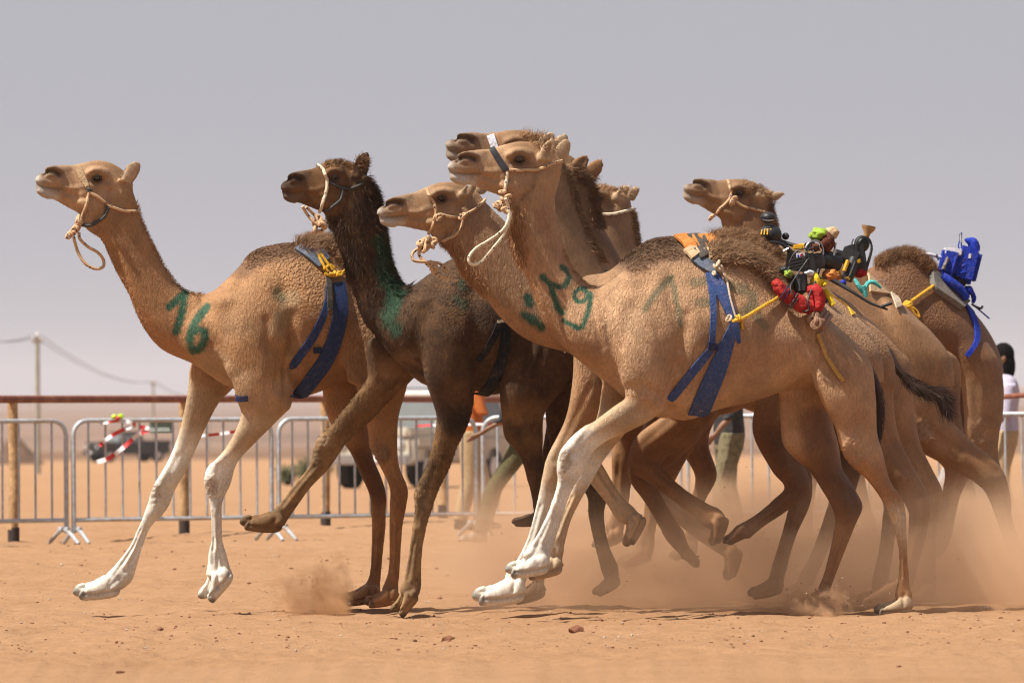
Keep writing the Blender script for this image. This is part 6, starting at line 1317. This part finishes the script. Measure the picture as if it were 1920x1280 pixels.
mb = MB(); r.ball(mb, 1444, 439, 22, 18, .07); mb.build('ribbed_body', M_PLB, o)
for k in range(6): r.cyl(MB(), [(1429+k*5.5, 428+abs(k-2.5)*1.0, -.062+abs(k-2.5)*.009), (1427+k*5.8, 440, -.07+abs(k-2.5)*.009)], 1.6, 6, 2).build('yellow_rib', M_PLY, o)
mb = MB(); r.ball(mb, 1473, 443, 7, 7, .03); mb.build('side_knob', M_PLB, o); mb = MB(); r.ball(mb, 1503, 463, 9, 6, .03, -.1, .1); mb.build('orange_bow', M_YEL, o); r.cyl(MB(), [(1450, 448, 0), (1475, 456, -.03), (1500, 463, -.08)], 4, 8, 3).build('seat_frame', M_RUB, o)
r = Rob(cE, 0); o = thing_on(cE, 'robot_rider', 1795, 540, 'robot rider in bright blue jacket and cap with white flap', 'robot', GR)
def blk(st, name, mat, hw):
    rows = [[*r.p(a, b), *r.p(d, e), 0, h_, 0] for (a, b, d, e), h_ in zip(st, hw)]; mb = MB(); v_, f_ = sweep_geo(rows, 8, 32); mb.add(v_, f_); crumple(mb, .016, 14, len(name)); return mb.build(name, mat, o)
mb = r.box(MB(), 1811, 497, 24, 34, .12, -14.5, 0, .03); mb.build('blue_jacket', M_BLUE, o); r.box(MB(), 1822, 470, 15, 8, .09, -20, 0, .03).build('jacket_shoulder', M_BLUE, o)
mb = r.box(MB(), 1780, 491, 17, 25, .10, -13, 0, .02); mb.build('front_pouch', M_BLUE, o); r.cyl(MB(), [(1796, 470, -.10), (1789, 495, -.118), (1782, 520, -.105)], 2.2, 8, 3).build('jacket_seam', M_BLUE, o); r.cyl(MB(), [(1819, 468, -.105), (1812, 495, -.118), (1804, 524, -.11)], 1.6, 8, 3).build('jacket_seam', M_BLUE, o)
for k_ in range(3): r.cyl(MB(), [(1800+k_*3, 512-k_*13, -.112), (1813+k_*3, 509-k_*14, -.118), (1826+k_*2, 514-k_*13, -.112)], 1.8, 8, 3).build('fabric_fold', M_BLUE, o)
blk([(1762, 505, 1773, 510), (1765, 495, 1777, 500), (1771, 481, 1783, 485)], 'grey_panel', M_GREY, [.112, .116, .112])
r.box(MB(), 1786, 472, 16, 6.5, .10, -6).build('white_flap', M_WHITE, o); r.box(MB(), 1818, 480, 4, 6, .012, -14, -.12).build('white_patch', M_WHITE, o)
r.cyl(MB(), [(1809, 449, 0), (1815, 451, 0), (1823, 455, 0), (1826, 463, 0), (1826, 470, 0)], [2, 6, 11, 12, 11], 14, 4).build('blue_cap', M_BLUE, o)
r.cyl(MB(), [(1803, 436, 0), (1802, 452, 0), (1804, 468, 0)], 1.4, 6, 3).build('antenna', M_BLUE, o); r.box(MB(), 1801, 446, 2.2, 9, .004, 2, -.012).build('antenna_flag', M_WHITE, o); r.cyl(MB(), [(1799, 452, 0), (1797, 462, 0), (1800, 468, 0)], 1.3, 6, 3).build('antenna_tie', M_BLUE, o)
r.cyl(MB(), [(1726, 477, 0), (1742, 477, 0), (1754, 480, 0), (1764, 483, 0)], [3.5, 3.5, 3.2, 3], 10, 3).build('white_arm', M_WHITE, o); r.cyl(MB(), [(1756, 477, -.02), (1760, 488, -.02)], 2, 8).build('arm_joint', M_STEEL, o)
S_ = [(1754, 512), (1762, 534), (1784, 550), (1808, 574)]; strap(cE, 'saddle', S_, [26, 34, 34, 22], M_GREY, o, .04)
r.cyl(MB(), [(1768, 515, -.08), (1782, 528, -.1), (1800, 542, -.1), (1813, 560, -.1)], [7, 9, 9, 7], 14, 4).build('blue_roll', M_BLUE, o); r.box(MB(), 1797, 527, 14, 6, .09, -28).build('black_strap', M_BLACKW, o)
mb = MB(); r.ball(mb, 1816, 545, 9, 9, .05, -.06, .1); mb.build('blue_knot', M_BLUE, o); r.cyl(MB(), [(1820, 542, -.05), (1826, 558, -.06), (1824, 568, -.06)], [4, 5, 3], 8, 3).build('knot_tail', M_BLUE, o)
r.cyl(MB(), [(1822, 570, -.03), (1832, 576, -.03), (1840, 578, -.03), (1842, 573, -.03)], 2.2, 8, 3).build('black_clip', M_RUB, o); r.cyl(MB(), [(1828, 574, -.02), (1842, 586, -.02), (1855, 597, -.02)], 1.5, 6, 2).build('blue_cord', M_BLUE, o)
# ------------------------------------------------------------------ dust and air
HAZE = 0.00015
def dust_mat(name, dens, x0, x1, x2, x3, y0, y1, y2, y3, hgt, scale, col, lo, hi, warp=(1, 1, 1.6), ragged=False):
    m = bpy.data.materials.new(name); m.use_nodes = True; t = m.node_tree; t.nodes.clear(); out = nn(t, 'ShaderNodeOutputMaterial'); pv = nn(t, 'ShaderNodeVolumePrincipled')
    g = nn(t, 'ShaderNodeNewGeometry'); g.name = 'TC'; sp = nn(t, 'ShaderNodeSeparateXYZ'); t.links.new(g.outputs['Position'], sp.inputs[0])
    mp = nn(t, 'ShaderNodeMapping'); mp.inputs['Scale'].default_value = warp; t.links.new(g.outputs['Position'], mp.inputs[0])
    n = noise(t, scale, 4, .6, coord=mp.outputs[0], dist=.6); n2 = ramp(t, n.outputs[0], (lo, 0), (hi, 1))
    def mr(src, a, b_):
        r_ = nn(t, 'ShaderNodeMapRange', interpolation_type='SMOOTHSTEP'); t.links.new(src, r_.inputs[0]); r_.inputs[1].default_value = a; r_.inputs[2].default_value = b_; return r_.outputs[0]
    X = mth(t, 'MULTIPLY', mr(sp.outputs['X'], x0, x1), mr(sp.outputs['X'], x3, x2)); Y = mth(t, 'MULTIPLY', mr(sp.outputs['Y'], y0, y1), mr(sp.outputs['Y'], y3, y2))
    zz = mth(t, 'ADD', sp.outputs['Z'], mth(t, 'MULTIPLY', mth(t, 'SUBTRACT', n.outputs[0], .5), -.9*hgt)); Zf = mr(zz, hgt, hgt*.05)
    d = mth(t, 'MULTIPLY', mth(t, 'MULTIPLY', X, Y), mth(t, 'MULTIPLY', Zf, mth(t, 'ADD', mth(t, 'MULTIPLY', n2.outputs[0], .75), .25)))
    if ragged:     # torn edges: the noise eats into the cloud's outline
        sh = mth(t, 'MULTIPLY', mth(t, 'MULTIPLY', X, Y), Zf); d = mth(t, 'MAXIMUM', mth(t, 'SUBTRACT', mth(t, 'ADD', mth(t, 'MULTIPLY', sh, .95), mth(t, 'MULTIPLY', mth(t, 'SUBTRACT', n.outputs[0], .5), 2.6)), .55), 0.0)
        d = mth(t, 'MULTIPLY', d, mth(t, 'MINIMUM', mth(t, 'MULTIPLY', sh, 6), 1.0))
    t.links.new(mth(t, 'MULTIPLY', d, dens), pv.inputs['Density']); pv.inputs['Color'].default_value = (*col, 1); pv.inputs['Anisotropy'].default_value = .15
    t.links.new(pv.outputs[0], out.inputs['Volume']); return m
def vol_box(name, x0, x1, y0, y1, z0, z1, mat, label):
    mb = MB(); mb.box(((x0+x1)/2, (y0+y1)/2, (z0+z1)/2), ((x1-x0)/2, 0, 0), (0, (y1-y0)/2, 0), (0, 0, (z1-z0)/2)); return tag(mb.build(name, mat, smooth=False), label, 'dust' if 'dust' in name else 'haze', kind='stuff')
DC = (.78, .53, .34)
vol_box('dust_cloud', -.9, 4.2, 31.3, 41, -.06, 1.5, dust_mat('dust_main', 2.0, -.7, .7, 3.6, 4.15, 31.4, 33.0, 37.5, 40.8, .78, 2.2, DC, .38, .60), 'thick cloud of tan dust kicked up round the running legs')
vol_box('dust_puff', -1.8, -.75, 31.7, 33.6, -.05, .55, dust_mat('dust_lead', 10.0, -1.72, -1.02, -1.0, -.84, 31.8, 32.4, 32.8, 33.5, .46, 7.5, (.72, .43, .23), .50, .66, (1, 1, 1), True), 'small puff of dust behind the lead camel\'s hind foot')
vol_box('dust_puff', 1.35, 2.05, 31.4, 32.4, -.05, .42, dust_mat('dust_hind', 26.0, 1.4, 1.6, 1.75, 2.0, 31.5, 31.8, 32.0, 32.3, .26, 9, (.92, .62, .38), .45, .66, (1, 1, 1), True), 'spray of sand thrown up at the nearest camel\'s hind foot')
# grains flying in the dust
rg = random.Random(11); mb = MB()
for k in range(620):
    if k < 260: x, y, z = rg.uniform(-.3, 2.8), rg.uniform(31.2, 34), .02+rg.expovariate(3.2)
    elif k < 430: x, y, z = rg.gauss(1.72, .16), rg.gauss(31.8, .12), abs(rg.gauss(.02, .09))
    elif k < 540: x, y, z = rg.gauss(-1.2, .22), rg.gauss(32.5, .2), abs(rg.gauss(.05, .14))
    else: x, y, z = rg.uniform(-2.8, 2.8), rg.uniform(30.8, 34), rg.expovariate(3)
    v_, f_ = rock_geo((x, y, z+.01), .0016+.0035*rg.random()**3, rg, 1); mb.cur = 1 if rg.random() < .35 else 0; mb.add(v_, f_)
tag(mb.build('flying_grit', [M_STONE, M_STONEP], smooth=False), 'specks of sand flying up round the feet', 'grit', kind='stuff')
hz = bpy.data.materials.new('haze_air'); hz.use_nodes = True; t = hz.node_tree; t.nodes.clear(); out = nn(t, 'ShaderNodeOutputMaterial'); pv = nn(t, 'ShaderNodeVolumePrincipled'); pv.inputs['Density'].default_value = HAZE; pv.inputs['Color'].default_value = (.90, .90, .94, 1); pv.inputs['Anisotropy'].default_value = .3
t.links.new(pv.outputs[0], out.inputs['Volume'])
vol_box('haze', -4200, 4200, -80, 9400, -40, 75, hz, 'dusty haze lying over the plain')
